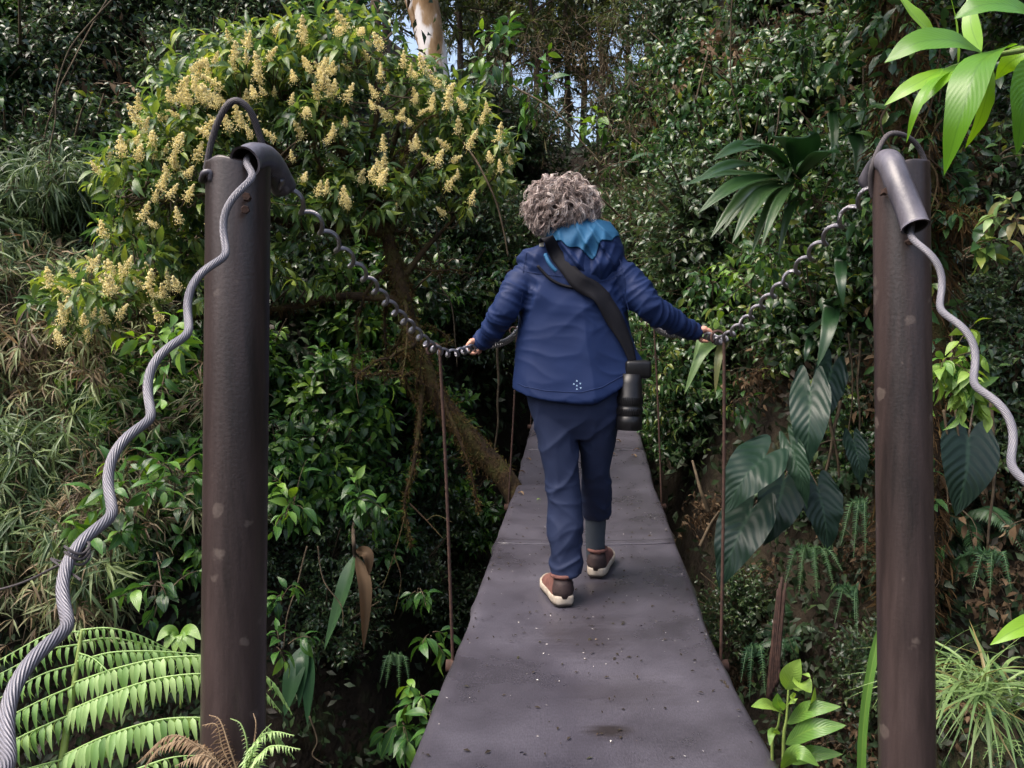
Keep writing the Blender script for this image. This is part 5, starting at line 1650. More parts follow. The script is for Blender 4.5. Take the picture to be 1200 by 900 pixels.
    oct_ = (np.array([[.5, 0, 0], [-.5, 0, 0], [0, .5, 0], [0, -.5, 0], [0, 0, .5], [0, 0, -.5]]), np.array([[0, 2, 4], [2, 1, 4], [1, 3, 4], [3, 0, 4], [2, 0, 5], [1, 2, 5], [3, 1, 5], [0, 3, 5]]), None, np.zeros((6, 2)))
    for v in range(3):
        g = Geo()
        n = 380
        h = rg.uniform(0, 1, n) ** 0.8
        rad = 0.060 * (1 - h) ** 0.75 * (0.65 + 0.35 * np.sin(h * 26 + v)) + 0.006
        a = rg.uniform(0, 6.28, n)
        rr_ = rad * rg.uniform(0.35, 1.0, n)
        P = np.stack([rr_ * np.cos(a), rr_ * np.sin(a), 0.17 * h + 0.01], -1)
        g.scatter(oct_, frames(nrm(rg.normal(0, 1, (n, 3))), rg.normal(0, 1, (n, 3))), P, rg.uniform(.005, .012, n), np.clip(rg.normal(.55, .22, n), 0, 1))
        add_tube(g, [(0, 0, -0.03), (0, 0, 0.08), (0, 0, 0.165)], [.003, .002, .001], 4, t=0.1)
        for q in range(8):
            z = 0.02 + q * 0.015
            add_tube(g, [(0, 0, z - .008), (0.032 * (1 - z / .17) * math.cos(q * 2.4), 0.032 * (1 - z / .17) * math.sin(q * 2.4), z + .006)], [.0015, .0008], 3, t=0.1)
        fm.append(g.mesh('flower_panicle', M['flower']))
    pans = [(243, 77), (230, 83), (290, 63), (308, 87), (345, 83), (375, 93), (388, 102), (300, 103), (322, 100), (243, 113), (187, 127), (203, 107), (233, 143), (193, 167), (230, 177), (197, 197), (143, 158), (172, 140), (357, 122), (293, 43), (320, 27), (270, 37), (382, 215),
            (412, 68), (447, 47), (433, 38), (473, 68), (468, 122), (485, 108), (505, 117), (523, 117), (563, 133), (555, 150), (538, 145), (547, 163), (527, 162), (583, 155), (592, 167), (575, 177), (598, 180), (587, 190), (570, 192), (537, 197), (508, 177), (522, 210), (550, 227), (523, 240), (462, 235), (420, 202), (448, 192), (407, 233),
            (72, 393), (73, 370), (90, 348), (97, 368), (108, 360), (118, 323), (103, 337), (142, 332), (167, 327), (182, 315), (165, 350), (148, 303), (130, 343), (190, 365), (210, 328), (112, 345), (250, 62), (262, 92), (215, 95), (180, 150), (210, 125), (222, 112), (255, 130), (275, 75), (340, 110), (200, 180), (160, 175)]
    for cx, cy, rx, ry, d_, n_ in blobs[:12]:
        for _ in range(12):
            a_ = rg.uniform(0, 6.28); q_ = rg.uniform(.3, 1) ** .5
            pans.append((cx + rx * q_ * math.cos(a_), cy - 6 + ry * q_ * math.sin(a_)))
    for k, (px, py) in enumerate(pans):
        d = float(np.interp(px, [70, 200, 400, 600], [4.0, 4.0, 4.25, 4.65])) + rg.uniform(-.2, .35)
        o = link('flower_panicle', fm[k % 3], None)
        o.location = W(px, py + 14, d)
        o.rotation_euler = (rg.normal(0, .35), rg.normal(0, .5), rg.uniform(0, 6.28))
        s = rg.uniform(.34, .68); o.scale = (s * 1.1, s * 1.1, s)
        to_parent(o, root)
flowering_tree()

# ---- canopy trees on the rim, sky showing between their leaves
def canopy_tree(seed, h, r, ntw, k, leafm, size, tpl, crown0=0.35):
    rng = np.random.default_rng(seed)
    gs, gl = Geo(), Geo()
    T0 = smooth_path([(0, 0, -0.5), (0.05, 0.02, h * .3), (-0.08, 0.05, h * .6), (0.1, 0, h * .95)], 24)
    add_tube(gs, T0, np.linspace(0.06, 0.015, 24), 7, jit=.08, rng=rng)
    nb = 16
    s = np.linspace(crown0 * 0.8, 0.97, nb)
    A = np.stack([np.interp(s * h, T0[:, 2], T0[:, c]) for c in range(3)], -1)
    an = np.arange(nb) * 2.4 + rng.uniform(0, 1, nb)
    L = r * rng.uniform(.6, 1.05, nb)
    B = A + np.stack([np.cos(an) * L, np.sin(an) * L, L * rng.uniform(-.1, .55, nb)], -1)
    C = (A + B) / 2 + [0, 0, .15]
    twigs(gs, A, C, B, 0.018, n=7, sides=5)
    idx = rng.integers(0, nb, ntw)
    q = rng.uniform(.25, 1, ntw)
    P0 = bez(A[idx], C[idx], B[idx], q)
    P2 = P0 + nrm(rng.normal(0, 1, (ntw, 3)) + [0, 0, -.15]) * rng.uniform(.15, .5, (ntw, 1))
    Cc = (P0 + P2) / 2 + rng.normal(0, .04, (ntw, 3)) + [0, 0, .04]
    twigs(gs, P0, Cc, P2, .005, n=4)
    leaves_on(gl, P0, Cc, P2, k, tpl, size, rng, spread=1.0, droop=.4, s0=.15, tint=(.45, .25))
    return gs.mesh('trunk', M['bark']), gl.mesh('crown', M[leafm])
def plant_tree(name, label, p, meshes, scale, group, rz=None, lean=None):
    o = thing(name, label, 'tree', tuple(p), group)
    o.rotation_euler = (0, 0, random.uniform(0, 6.28) if rz is None else rz)
    if lean: o.rotation_euler = (lean[0], lean[1], o.rotation_euler[2])
    o.scale = (scale,) * 3
    link('trunk', meshes[0], o)
    link('crown', meshes[1], o, 'stuff')
CT = [canopy_tree(61, 4.0, 1.7, 380, 12, 'canopy', 0.115, LF_SMALL), canopy_tree(62, 4.4, 1.5, 360, 12, 'canopy', 0.10, LF_SMALL, .25), canopy_tree(63, 3.8, 1.6, 380, 14, 'canopy', 0.15, LF_GRASS, .2)]
def on_rim(px, d):
    p = W(px, 300, d)
    return np.array([p[0], p[1], ground_z(p[0], p[1]) - 0.05])
for i, (px, d, sc, v) in enumerate([(300, 11.0, .9, 0), (380, 11.5, 1.0, 1), (455, 12.0, 1.0, 0), (540, 13.2, 1.0, 1), (590, 14.5, 1.1, 2), (625, 13.2, 1.0, 0), (665, 14.2, 1.1, 1), (700, 13.2, 1.05, 2), (730, 14.8, 1.1, 1), (755, 14.6, 1.1, 0), (795, 12.8, 1.05, 2), (835, 11.2, .95, 1), (880, 10, .9, 2), (570, 16.5, 1.3, 0), (680, 17.5, 1.4, 2), (640, 16.5, 1.3, 0), (600, 15.5, 1.2, 1), (760, 17, 1.4, 2), (820, 16, 1.3, 0), (410, 14.5, 1.2, 2), (500, 16, 1.3, 1)]):
    lab = ['thin forest tree with small dull green leaves on the rim against the sky', 'slender forest tree with drooping leafy twigs on the rim against the sky', 'feathery fine-leaved forest tree on the rim against the sky'][v]
    plant_tree('canopy_tree', lab, on_rim(px, d), CT[v], sc, 'trees on the rim against the sky')

# pale trunk above the flowering tree
def pale_tree():
    b = W(516, 260, 9.3); b[2] = ground_z(b[0], b[1]) - .1
    root = thing('pale_trunk_tree', 'pale blotched tree trunk with rusty moss rising behind the flowering tree', 'tree', tuple(b))
    P = smooth_path([b, W(514, 150, 9.3), W(508, 70, 9.3), W(498, 0, 9.3), W(488, -70, 9.3), W(470, -160, 9.3)], 30)
    g = Geo(); add_tube(g, P, np.linspace(.165, .14, 30), 18, jit=.05)
    to_parent(g.build('trunk', M['pale_bark']), root)
    P2 = smooth_path([W(508, 90, 9.3), W(490, 40, 9.3), W(478, 0, 9.3), W(450, -80, 9.3)], 16)
    g = Geo(); add_tube(g, P2, np.linspace(.05, .035, 16), 10, jit=.06)
    to_parent(g.build('limb', M['pale_bark']), root)
    g = moss_on([(P[4:] + [0.07, 0.0, 0], np.linspace(.06, .05, 26))], 500, np.random.default_rng(8), (.03, .08), (.45, .2))
    to_parent(g.build('moss', M['moss'], None, True, 'stuff'), root)
pale_tree()
for i, (pts, r, lab) in enumerate([
        ([(762, 420, 9.5), (757, 300, 9.6), (765, 200, 9.7), (758, 60, 9.8), (770, -60, 9.9)], .045, 'thin dark trunk behind the far rusty post'),
        ([(283, 120, 8.6), (288, 40, 8.7), (276, -40, 8.8)], .05, 'dark bare trunk rising above the arched loop'),
        ([(300, 110, 8.8), (306, 30, 8.9), (318, -40, 9)], .05, 'dark leaning trunk rising above the arched loop'),
        ([(434, 90, 9.5), (440, 20, 9.6), (436, -60, 9.7)], .07, 'short dark trunk bare among flowering branches')]):
    b = W(*pts[0]); gz = ground_z(b[0], b[1])
    P = [W(*q) for q in pts]
    if b[2] > gz:
        P = [np.array([b[0], b[1], gz - .1])] + P
    root = thing('bare_trunk', lab, 'tree', tuple(P[0]))
    Q = smooth_path(P, 30)
    g = Geo(); add_tube(g, Q, np.linspace(r, r * .7, 30), 10, jit=.1)
    to_parent(g.build('trunk', M['bark']), root)
    rg = np.random.default_rng(90 + i)
    A = Q[rg.integers(8, 30, 7)]; B = A + nrm(rg.normal(0, 1, (7, 3)) + [0, 0, .4]) * rg.uniform(.2, .7, (7, 1))
    g = Geo(); twigs(g, A, (A + B) / 2 + [0, 0, .08], B, .010, n=6, sides=5)
    to_parent(g.build('branches', M['bark'], None, True, 'stuff'), root)

# ---- mossy trunk behind the right post, with brown roots and hanging moss
def mossy_trunk():
    rng = np.random.default_rng(23)
    b = W(1075, 420, 3.9)
    b[2] = min(b[2], ground_z(b[0], b[1])) - 0.1
    root = thing('mossy_trunk', 'thick brown trunk shaggy with moss and rootlets behind the lichen-spotted post', 'tree', tuple(b))
    P = smooth_path([b, W(1080, 330, 3.7), W(1068, 200, 3.55), W(1062, 100, 3.5), W(1050, 0, 3.5), W(1040, -120, 3.55)], 34)
    R = np.linspace(.12, .08, 34)
    g = Geo(); add_tube(g, P, R, 16, jit=.14, rng=rng)
    to_parent(g.build('trunk', M['moss_bark']), root)
    k_ = 420
    A_ = P[rng.integers(3, 34, k_)] + rng.normal(0, .10, (k_, 3)); E_ = A_ + nrm(rng.normal(0, 1, (k_, 3)) + [0, -.8, -.2]) * rng.uniform(.06, .2, (k_, 1))
    gc = Geo(); leaves_on(gc, A_, (A_ + E_) / 2, E_, 4, LF_SMALL, .085, rng, droop=.6, tint=(.35, .25))
    to_parent(gc.build('climbing_leaves', M['climb'], None, True, 'stuff'), root)
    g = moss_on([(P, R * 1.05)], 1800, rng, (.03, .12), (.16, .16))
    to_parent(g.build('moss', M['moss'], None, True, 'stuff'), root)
    for q in range(16):
        a = P[rng.integers(6, 30)] + np.array([rng.uniform(-.12, .12), -.1, 0])
        Q = smooth_path([a, a + [rng.uniform(-.1, .1), -.08, -.12], a + [rng.uniform(-.16, .16), -.08, -.32]], 10)
        g = Geo(); add_tube(g, Q, np.linspace(.007, .002, 10), 5)
        to_parent(g.build('rootlet', M['moss_bark']), root)
    # unseen leafy crown above the picture, added to shade the bank
    nb = 22
    A = P[rng.integers(26, 34, nb)]
    an = rng.uniform(0, 6.28, nb)
    B = A + np.stack([np.cos(an) * rng.uniform(.8, 2.2, nb), np.sin(an) * rng.uniform(.8, 2.2, nb) + .6, rng.uniform(.3, 1.6, nb)], -1)
    B[:, 2] = np.maximum(B[:, 2], CAM_Z + B[:, 1] * .47 + .55)
    C = (A + B) / 2 + [0, 0, .4]
    g = Geo(); twigs(g, A, C, B, .03, n=8, sides=6)
    idx = rng.integers(0, nb, 520)
    T0 = bez(A[idx], C[idx], B[idx], rng.uniform(.35, 1, 520))
    T1 = T0 + nrm(rng.normal(0, 1, (520, 3)) + [0, 0, .3]) * rng.uniform(.2, .6, (520, 1))
    T1[:, 2] = np.maximum(T1[:, 2], CAM_Z + T1[:, 1] * .44 + .3)
    twigs(g, T0, (T0 + T1) / 2, T1, .006, n=4)
    to_parent(g.build('branches', M['bark'], None, True, 'stuff'), root)
    g = Geo(); leaves_on(g, T0, (T0 + T1) / 2, T1, 9, LF_BROAD, .17, rng, droop=.4, tint=(.4, .2))
    to_parent(g.build('crown', M['broad'], None, True, 'stuff'), root)
    # moss-hung branch to the right of the post
    Q = smooth_path([P[8], W(1110, 240, 3.45), W(1128, 262, 3.4), W(1140, 250, 3.35)], 14)
    g = Geo(); add_tube(g, Q, np.linspace(.03, .008, 14), 7, jit=.2, rng=rng)
    to_parent(g.build('branch', M['moss_bark']), root)
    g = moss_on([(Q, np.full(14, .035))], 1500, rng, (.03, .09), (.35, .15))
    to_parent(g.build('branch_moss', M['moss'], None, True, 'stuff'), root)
mossy_trunk()

# ---- bright sprig in the foreground, top right
root = thing('leafy_sprig', 'bright green backlit sprig of large pointed leaves hanging over the post', 'branch', tuple(W(1260, 20, .95)))
stem_part(root, [W(1290, 30, .98), W(1215, 55, .95), W(1160, 66, .92), W(1118, 78, .90), W(1098, 86, .89)], .0042, .0016, 'stem_green')
up = (0, -0.25, 1)
for k, (pts, w, u, t, fo) in enumerate([
        ([(1154, 64, .92), (1120, 48, .90), (1075, 50, .89), (1036, 74, .90)], 44, (0.1, -0.75, .65), .30, .12),
        ([(1098, 42, .93), (1080, 28, .92), (1062, 8, .92), (1048, -14, .93)], 30, (.5, -.8, .3), .85, .25),
        ([(1230, 34, .90), (1190, 8, .88), (1150, 6, .88), (1118, 22, .89)], 46, (.0, -.75, .65), .25, .12),
        ([(1106, 80, .89), (1085, 92, .88), (1060, 106, .88), (1036, 124, .89)], 22, (-.35, -.8, .5), .95, .12),
        ([(1128, 76, .90), (1108, 88, .88), (1090, 106, .87), (1070, 132, .88)], 24, (-.5, -.7, .4), .70, .2),
        ([(1120, 80, .9), (1092, 98, .86), (1074, 128, .855), (1062, 168, .87)], 13, (-.7, -.6, .2), .65, .2),
        ([(1192, 52, .93), (1150, 72, .86), (1128, 130, .845), (1106, 206, .87)], 46, (-.75, -.62, .35), .38, .22),
        ([(1164, 78, .92), (1158, 105, .90), (1148, 140, .90), (1131, 174, .91)], 30, (.55, -.8, .1), .98, .1),
        ([(1232, 66, .92), (1206, 96, .87), (1198, 130, .86), (1191, 182, .87)], 52, (.35, -.9, .25), .30, .12),
        ([(1212, 60, .95), (1196, 66, .96), (1180, 76, .97), (1166, 94, .98)], 30, (.3, -.9, .3), .85, .1),
        ([(1122, 74, .92), (1122, 55, .95), (1119, 20, .97), (1112, -10, .98)], 20, (.8, -.6, .1), .9, .15),
        ([(1150, 62, .95), (1138, 30, 1.0), (1136, -10, 1.02)], 22, (-.7, -.7, .1), .8, .15),
        ([(1130, 78, .93), (1118, 95, .95), (1110, 112, .96)], 16, (.3, -.9, .2), .9, .1)]):
    P = [W(*q) for q in pts]
    leaf_part(root, P, w / FPX * .89, u, 'bright', fold=fo, t=t, ncol=7, nrow=18, wave=.012, seed=k)
root = thing('leaf_tip', 'single bright yellow-green leaf tip reaching in above the grass tuft', 'leaf', tuple(W(1260, 700, 1.1)))
leaf_part(root, [W(1270, 715, 1.15), W(1225, 725, 1.12), W(1190, 738, 1.1), W(1160, 756, 1.1)], .028, (0, -.7, .7), 'bright', t=.95, ncol=7)
stem_part(root, [W(1270, 715, 1.15), W(1330, 800, 1.2), W(1360, 1000, 1.25)], .003, .005)

# ---- tree-fern frond at the left post
PINN = leaf(0.24, 5, 0.2, 0.5, 0.25, 1.0)
def pinna(root, pts, plen, mat, hang=1.0, t=.55, name='pinna', seed=0, spacing=.0155, rw=.0022, flat=False):
    rng = np.random.default_rng(seed)
    P = smooth_path(pts, 60)
    L = np.concatenate([[0], np.cumsum(np.linalg.norm(np.diff(P, axis=0), axis=1))])
    n = max(6, int(L[-1] / spacing))
    s = np.linspace(0.02, 0.985, n) * L[-1]
    C = np.stack([np.interp(s, L, P[:, c]) for c in range(3)], -1)
    T = nrm(np.stack([np.interp(s, L, np.gradient(P, axis=0)[:, c]) for c in range(3)], -1))
    q = s / L[-1]
    ln = plen * np.interp(q, [0, .06, .25, .6, .85, 1], [.55, .85, 1, .85, .5, .12])
    side = nrm(np.cross(T, [0, 1.0, .25] if flat else [0, 0, 1.0]))
    g = Geo()
    for sg in (-1, 1):
        d = nrm(side * sg * .75 + T * .5 + np.array([0, 0, -1.0]) * hang * rng.uniform(.7, 1.15, (n, 1)) + rng.normal(0, .10, C.shape))
        up_ = (np.array([0, -1.0, .3]) if flat else np.array([0, -.35, 1.0])) - side * sg * .15 + rng.normal(0, .08, C.shape)
        g.scatter(PINN, frames(d, up_), C, ln * rng.uniform(.85, 1.12, n), np.clip(t + rng.normal(0, .16, n) + (.1 if sg > 0 else -.05), 0, 1))
    add_tube(g, P, np.linspace(rw, rw * .35, 60), 5, t=.9)
    return to_parent(g.build(name, M[mat]), root)
root = thing('tree_fern_frond', 'large bright green tree-fern frond spreading behind the bridge post', 'fern', tuple(W(60, 1060, 1.76)))
stem_part(root, [W(56, 1120, 1.76), W(66, 960, 1.77), W(76, 870, 1.79), W(85, 815, 1.82), W(92, 765, 1.85), W(96, 738, 1.87)], .011, .0035, 'stem_green', 'rachis', 30, 9)
for k, (pts, pl) in enumerate([
        ([(95, 738, 1.87), (128, 736, 1.87), (165, 745, 1.9), (205, 765, 1.95)], .034), ([(95, 740, 1.87), (60, 742, 1.85), (20, 762, 1.82), (-20, 785, 1.8)], .034),
        ([(94, 752, 1.86), (130, 748, 1.88), (185, 758, 1.92), (232, 778, 1.98)], .042), ([(93, 755, 1.86), (55, 762, 1.82), (15, 782, 1.78), (-35, 808, 1.75)], .042),
        ([(91, 775, 1.84), (135, 764, 1.84), (200, 764, 1.86), (250, 772, 1.9), (292, 800, 1.95)], .048), ([(90, 778, 1.84), (50, 790, 1.8), (5, 815, 1.76), (-50, 848, 1.72)], .048),
        ([(87, 800, 1.82), (140, 782, 1.78), (200, 770, 1.76), (262, 772, 1.77), (315, 795, 1.8), (343, 838, 1.84)], .056), ([(86, 804, 1.82), (45, 822, 1.77), (-5, 848, 1.72), (-60, 880, 1.68)], .056),
        ([(82, 832, 1.80), (130, 812, 1.74), (190, 794, 1.71), (250, 790, 1.71), (300, 803, 1.73), (330, 835, 1.76)], .060), ([(81, 838, 1.80), (35, 858, 1.74), (-15, 884, 1.68), (-60, 910, 1.64)], .060),
        ([(75, 885, 1.78), (125, 862, 1.70), (190, 843, 1.66), (255, 842, 1.66), (312, 852, 1.68), (346, 890, 1.72)], .062), ([(74, 890, 1.78), (35, 900, 1.72), (-10, 915, 1.66)], .058),
        ([(150, 905, 1.6), (200, 888, 1.6), (240, 885, 1.62)], .04), ([(92, 765, 1.85), (110, 772, 1.80), (130, 790, 1.76)], .03)]):
    pinna(root, [W(*q) for q in pts], pl, 'fern', 1.1, .55, seed=k)
# withered fern fronds at the foot of the left post
root = thing('withered_fern', 'small half-withered fern with brown and pale green fronds at the post foot', 'fern', tuple(W(285, 930, 1.42)))
for k, (pts, pl, mt, t) in enumerate([
        ([(285, 925, 1.42), (270, 880, 1.43), (258, 845, 1.45), (245, 838, 1.46)], .018, 'dry', .35),
        ([(285, 925, 1.42), (240, 880, 1.42), (200, 862, 1.42), (160, 895, 1.42)], .026, 'dry', .7),
        ([(285, 925, 1.42), (232, 872, 1.45), (190, 875, 1.46), (165, 905, 1.46)], .024, 'dry', .85),
        ([(285, 925, 1.42), (296, 880, 1.42), (300, 850, 1.42), (297, 836, 1.43)], .007, 'dry', .6),
        ([(285, 925, 1.42), (290, 880, 1.40), (283, 850, 1.41), (270, 842, 1.42)], .010, 'grass', .3),
        ([(285, 925, 1.42), (300, 870, 1.39), (320, 858, 1.38), (345, 862, 1.37)], .022, 'fern', .9),
        ([(285, 925, 1.42), (305, 885, 1.38), (322, 874, 1.37), (352, 878, 1.36)], .022, 'fern', .95),
        ([(285, 925, 1.42), (290, 890, 1.39), (305, 862, 1.38), (318, 848, 1.38)], .012, 'grass', .8),
        ([(285, 925, 1.42), (255, 895, 1.40), (235, 885, 1.39), (205, 898, 1.38)], .026, 'dry', .9),
        ([(285, 925, 1.42), (262, 880, 1.44), (254, 850, 1.45), (237, 850, 1.46)], .020, 'dry', .25)]):
    pinna(root, [W(*q) for q in pts], pl, mt, .35, t, 'frond', 40 + k, .006, .0022)
# young palmate leaf behind the frond
root = thing('young_plant', 'small pale green seedling with spread leaflets behind the fern frond', 'plant', tuple(W(210, 800, 2.1)))
stem_part(root, [W(212, 830, 2.1), W(211, 780, 2.1), W(210, 748, 2.1)], .003, .0015)
for k, (tx, ty) in enumerate([(183, 752), (192, 764), (204, 768), (216, 768), (228, 762), (236, 750)]):
    leaf_part(root, [W(210, 745, 2.1), W((210 + tx) / 2, (742 + ty) / 2 - 8, 2.08), W(tx, ty, 2.06)], .030, (0, -.8, .6), 'herb', t=.7)

# ---- heart-shaped leaves under the climbing shrubs
root = thing('heart_leaf_plant', 'dark plant with big ribbed heart-shaped leaves below the climbing shrubs', 'plant', tuple(hit(915, 560)[0]))
crown = hit(925, 545)[0]
for k, (b, m_, tp, w, u, t) in enumerate([
        ((898, 533, 3.55), (872, 560, 3.48), (846, 604, 3.5), 88, (-.25, -.85, .45), .75),
        ((950, 452, 3.65), (948, 500, 3.56), (944, 552, 3.58), 70, (-.3, -.9, .2), .55),
        ((926, 520, 3.6), (938, 555, 3.52), (946, 596, 3.55), 46, (-.7, -.6, .2), .8),
        ((920, 560, 3.72), (910, 600, 3.66), (895, 640, 3.68), 84, (.0, -.8, .6), .15),
        ((882, 595, 3.62), (862, 635, 3.55), (842, 690, 3.56), 92, (-.2, -.75, .6), .45),
        ((958, 570, 3.75), (966, 605, 3.68), (972, 650, 3.68), 80, (.1, -.75, .6), .25),
        ((1000, 515, 3.8), (1006, 540, 3.75), (1008, 570, 3.75), 46, (.1, -.9, .3), .3),
        ((975, 430, 3.8), (968, 462, 3.74), (962, 505, 3.72), 66, (.2, -.9, .3), .2)]):
    P = [W(*b), W(*m_), W(*tp)]
    leaf_part(root, P, w * .66 / FPX * b[2], u, 'anth', prof='heart', heart=.26, fold=.10, wave=.03, t=t, ncol=13, nrow=22, seed=k)
    stem_part(root, [crown + [0.02 * k - .05, 0, -.05], (crown + P[0]) / 2 + [0, -.05, .06], P[0]], .006, .004, 'bark', 'petiole')
root = thing('heart_leaf_plant', 'lone dark heart-shaped leaf hanging beyond the lichen-spotted post', 'plant', tuple(W(1130, 500, 3.2)))
P = [W(1135, 512, 3.1), W(1132, 555, 3.05), W(1120, 605, 3.06)]
leaf_part(root, P, .22, (0, -.85, .5), 'anth', prof='heart', heart=.24, t=.2, ncol=13, nrow=22)
hp_ = hit(1145, 470)[0]
stem_part(root, [hp_, (hp_ + P[0]) / 2 + [0, 0, .05], P[0]], .005, .004, 'bark', 'petiole')

# ---- fan of pleated leaves on the bank
hp_ = hit(945, 235)[0]
c = W(935, 215, 4.15)
root = thing('fan_palm_plant', 'dark green tuft of wide pleated arching leaves above the handrail cable', 'plant', tuple(hp_))
rg = np.random.default_rng(12)
stem_part(root, [hp_, (hp_ + c) / 2 + [0, 0, -.05], c], .03, .02, 'bark', 'crown')
for k, (mx_, my_, tx, ty, w, t) in enumerate([
        (890, 175, 835, 188, 30, .45), (880, 195, 815, 212, 26, .5), (875, 205, 800, 218, 20, .55), (885, 210, 818, 250, 24, .6), (888, 218, 832, 280, 18, .75),
        (895, 215, 846, 272, 16, .85), (900, 222, 858, 285, 20, .7), (905, 225, 868, 262, 14, .9), (910, 228, 880, 300, 13, .8), (918, 228, 892, 290, 12, .85), (905, 180, 868, 170, 30, .3),
        (920, 175, 905, 160, 34, .3), (940, 178, 950, 158, 38, .35), (960, 185, 985, 180, 30, .35), (915, 200, 920, 215, 26, .9), (930, 232, 912, 300, 11, .7)]):
    dd = rg.uniform(-.25, .05)
    leaf_part(root, [c + rg.normal(0, .015, 3), W(mx_, my_, 4.0 + dd), W((mx_ + tx) / 2, (my_ + ty) / 2 - 6, 3.9 + dd), W(tx, ty, 3.88 + dd)], w / FPX * 4.0, (-.1, -.55, .8), 'fan', prof='lance', fold=.3, pleat=.035, t=t, ncol=9, nrow=14, seed=k)
for j, (lab, leaves_) in enumerate([
        ('pair of long striped yellowish leaves drooping below the walker\'s right hand', [((842, 395, 4.0), (822, 415, 3.9), (802, 462, 3.9), 16, .35), ((850, 398, 4.0), (842, 420, 3.92), (838, 462, 3.92), 12, .1), ((835, 385, 4.0), (822, 395, 3.9), (812, 425, 3.9), 10, .5)]),
        ('long ribbed hanging leaves on the bank beside the lichen-spotted post', [((975, 360, 3.6), (970, 390, 3.5), (958, 430, 3.5), 17, .25), ((985, 305, 3.6), (986, 330, 3.5), (988, 360, 3.5), 12, .3), ((950, 395, 3.65), (946, 410, 3.6), (943, 425, 3.6), 8, .0)]),
        ('pale green strap leaves hanging high on the bank above the handrail', [((975, 130, 4.2), (978, 160, 4.1), (976, 195, 4.1), 12, .6), ((1000, 155, 4.0), (1006, 175, 3.95), (1003, 205, 3.95), 16, .4)])]):
    hp_ = hit(leaves_[0][0][0] + 8, leaves_[0][0][1])[0]
    root = thing('strap_leaf_plant', lab, 'plant', tuple(hp_))
    for k, (b, m_, tp, w, t) in enumerate(leaves_):
        P = [hp_, W(b[0], b[1] - 8, b[2]), W(*b), W(*m_), W(*tp)]
        leaf_part(root, P, w / FPX * 4, (-.4, -.8, .3), 'grass' if j == 0 else 'fan', prof='strap', fold=.25, pleat=.03, t=t, ncol=7, nrow=18, seed=k)

# ---- light green herb by the deck, bottom right
hb = np.array([W(930, 960, 2.05)[0], W(930, 960, 2.05)[1], -0.75])
root = thing('green_herb', 'fresh light green herb with upright pointed leaves beside the bridge mat', 'plant', tuple(hb))
stem_part(root, [hb, W(918, 900, 2.05), W(922, 840, 2.05), W(925, 790, 2.06)], .006, .002)
stem_part(root, [hb, W(905, 900, 2.03), W(912, 850, 2.0), W(915, 830, 2.0)], .005, .002)
for k, (b, m_, tp, w, u, t) in enumerate([
        ((921, 808), (928, 790), (938, 772), 24, (-.3, -.8, .4), .75), ((924, 800), (940, 800), (951, 812), 22, (.2, -.9, .4), .9), ((926, 795), (942, 790), (950, 794), 8, (0, -.5, .8), .8),
        ((918, 836), (900, 826), (880, 828), 16, (0, -.6, .8), .85), ((919, 832), (912, 824), (911, 812), 14, (-.3, -.9, .3), .5), ((922, 828), (928, 818), (932, 822), 14, (.2, -.9, .3), .9),
        ((922, 848), (948, 832), (986, 828), 20, (0, -.7, .7), .55), ((920, 872), (950, 855), (992, 850), 24, (0, -.7, .7), .45), ((922, 893), (950, 884), (988, 884), 20, (0, -.7, .7), .5),
        ((914, 860), (905, 858), (902, 874), 10, (-.4, -.8, .3), .7), ((935, 840), (950, 825), (955, 805), 12, (.5, -.8, .2), .85), ((915, 900), (935, 882), (960, 898), 18, (0, -.8, .6), .6)]):
    z = 1.98 - .01 * (k % 4)
    leaf_part(root, [W(*b, 2.04), W(*m_, z), W(*tp, z - .02)], w / FPX * 2.0, u, 'herb', fold=.22, t=t, ncol=7, nrow=14, wave=.012, seed=k)
# winding strap blade and stick
b0 = W(1012, 960, 2.3)
root = thing('twisted_blade', 'single long twisted green blade standing beside the lichen-spotted post', 'plant', tuple(b0))
leaf_part(root, [b0, W(1010, 890, 2.3), W(1014, 830, 2.3), W(1022, 780, 2.3), W(1030, 742, 2.3), W(1036, 722, 2.28)], .024, (-.5, -.8, .1), 'herb', prof='strap', fold=.5, t=.35, ncol=7, nrow=24)
root = thing('broken_stick', 'split reddish-brown dead stick leaning up from the damp bank', 'stick', tuple(W(905, 815, 3.3)))
g = Geo()
for q in range(5):
    o_ = np.array([(q - 2) * .007, 0, 0])
    add_tube(g, smooth_path([W(904 + q, 822 - 6 * q, 3.3) + o_, W(909, 760, 3.3) + o_ * 1.1, W(915 + q * .6, 690 - 7 * (q % 3), 3.32) + o_ * .8], 14), np.linspace(.009, .005, 14), 6, jit=.2, t=.5)
to_parent(g.build('stick', M['rebar']), root)

# ---- ferns with hanging fronds on the dark banks
def small_fern(c, ends, label, mat, plen, d0, t=.5, sp=.02):
    hp_ = W(*c)
    root = thing('fern', label, 'fern', tuple(hp_), 'small ferns on the banks')
    for k, e in enumerate(ends):
        m_ = ((c[0] + e[0]) / 2, min(c[1], (c[1] + e[1]) / 2) - 12)
        pinna(root, [hp_, W(m_[0], m_[1], (c[2] + d0) / 2), W(e[0], e[1], d0)], plen * .75, mat, .05, t + .08 * (k % 3), 'frond', 70 + k, sp * .45, .002, True)
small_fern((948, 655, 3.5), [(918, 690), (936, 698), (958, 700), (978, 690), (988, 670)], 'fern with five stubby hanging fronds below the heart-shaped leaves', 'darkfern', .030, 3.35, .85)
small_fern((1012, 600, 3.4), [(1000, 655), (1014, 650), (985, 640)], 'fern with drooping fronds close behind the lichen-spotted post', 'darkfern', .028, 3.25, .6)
small_fern((1000, 700, 3.2), [(968, 705), (978, 730), (1002, 728), (1005, 748)], 'fern spreading low fronds on the damp bank near the stick', 'darkfern', .026, 3.0, .6)
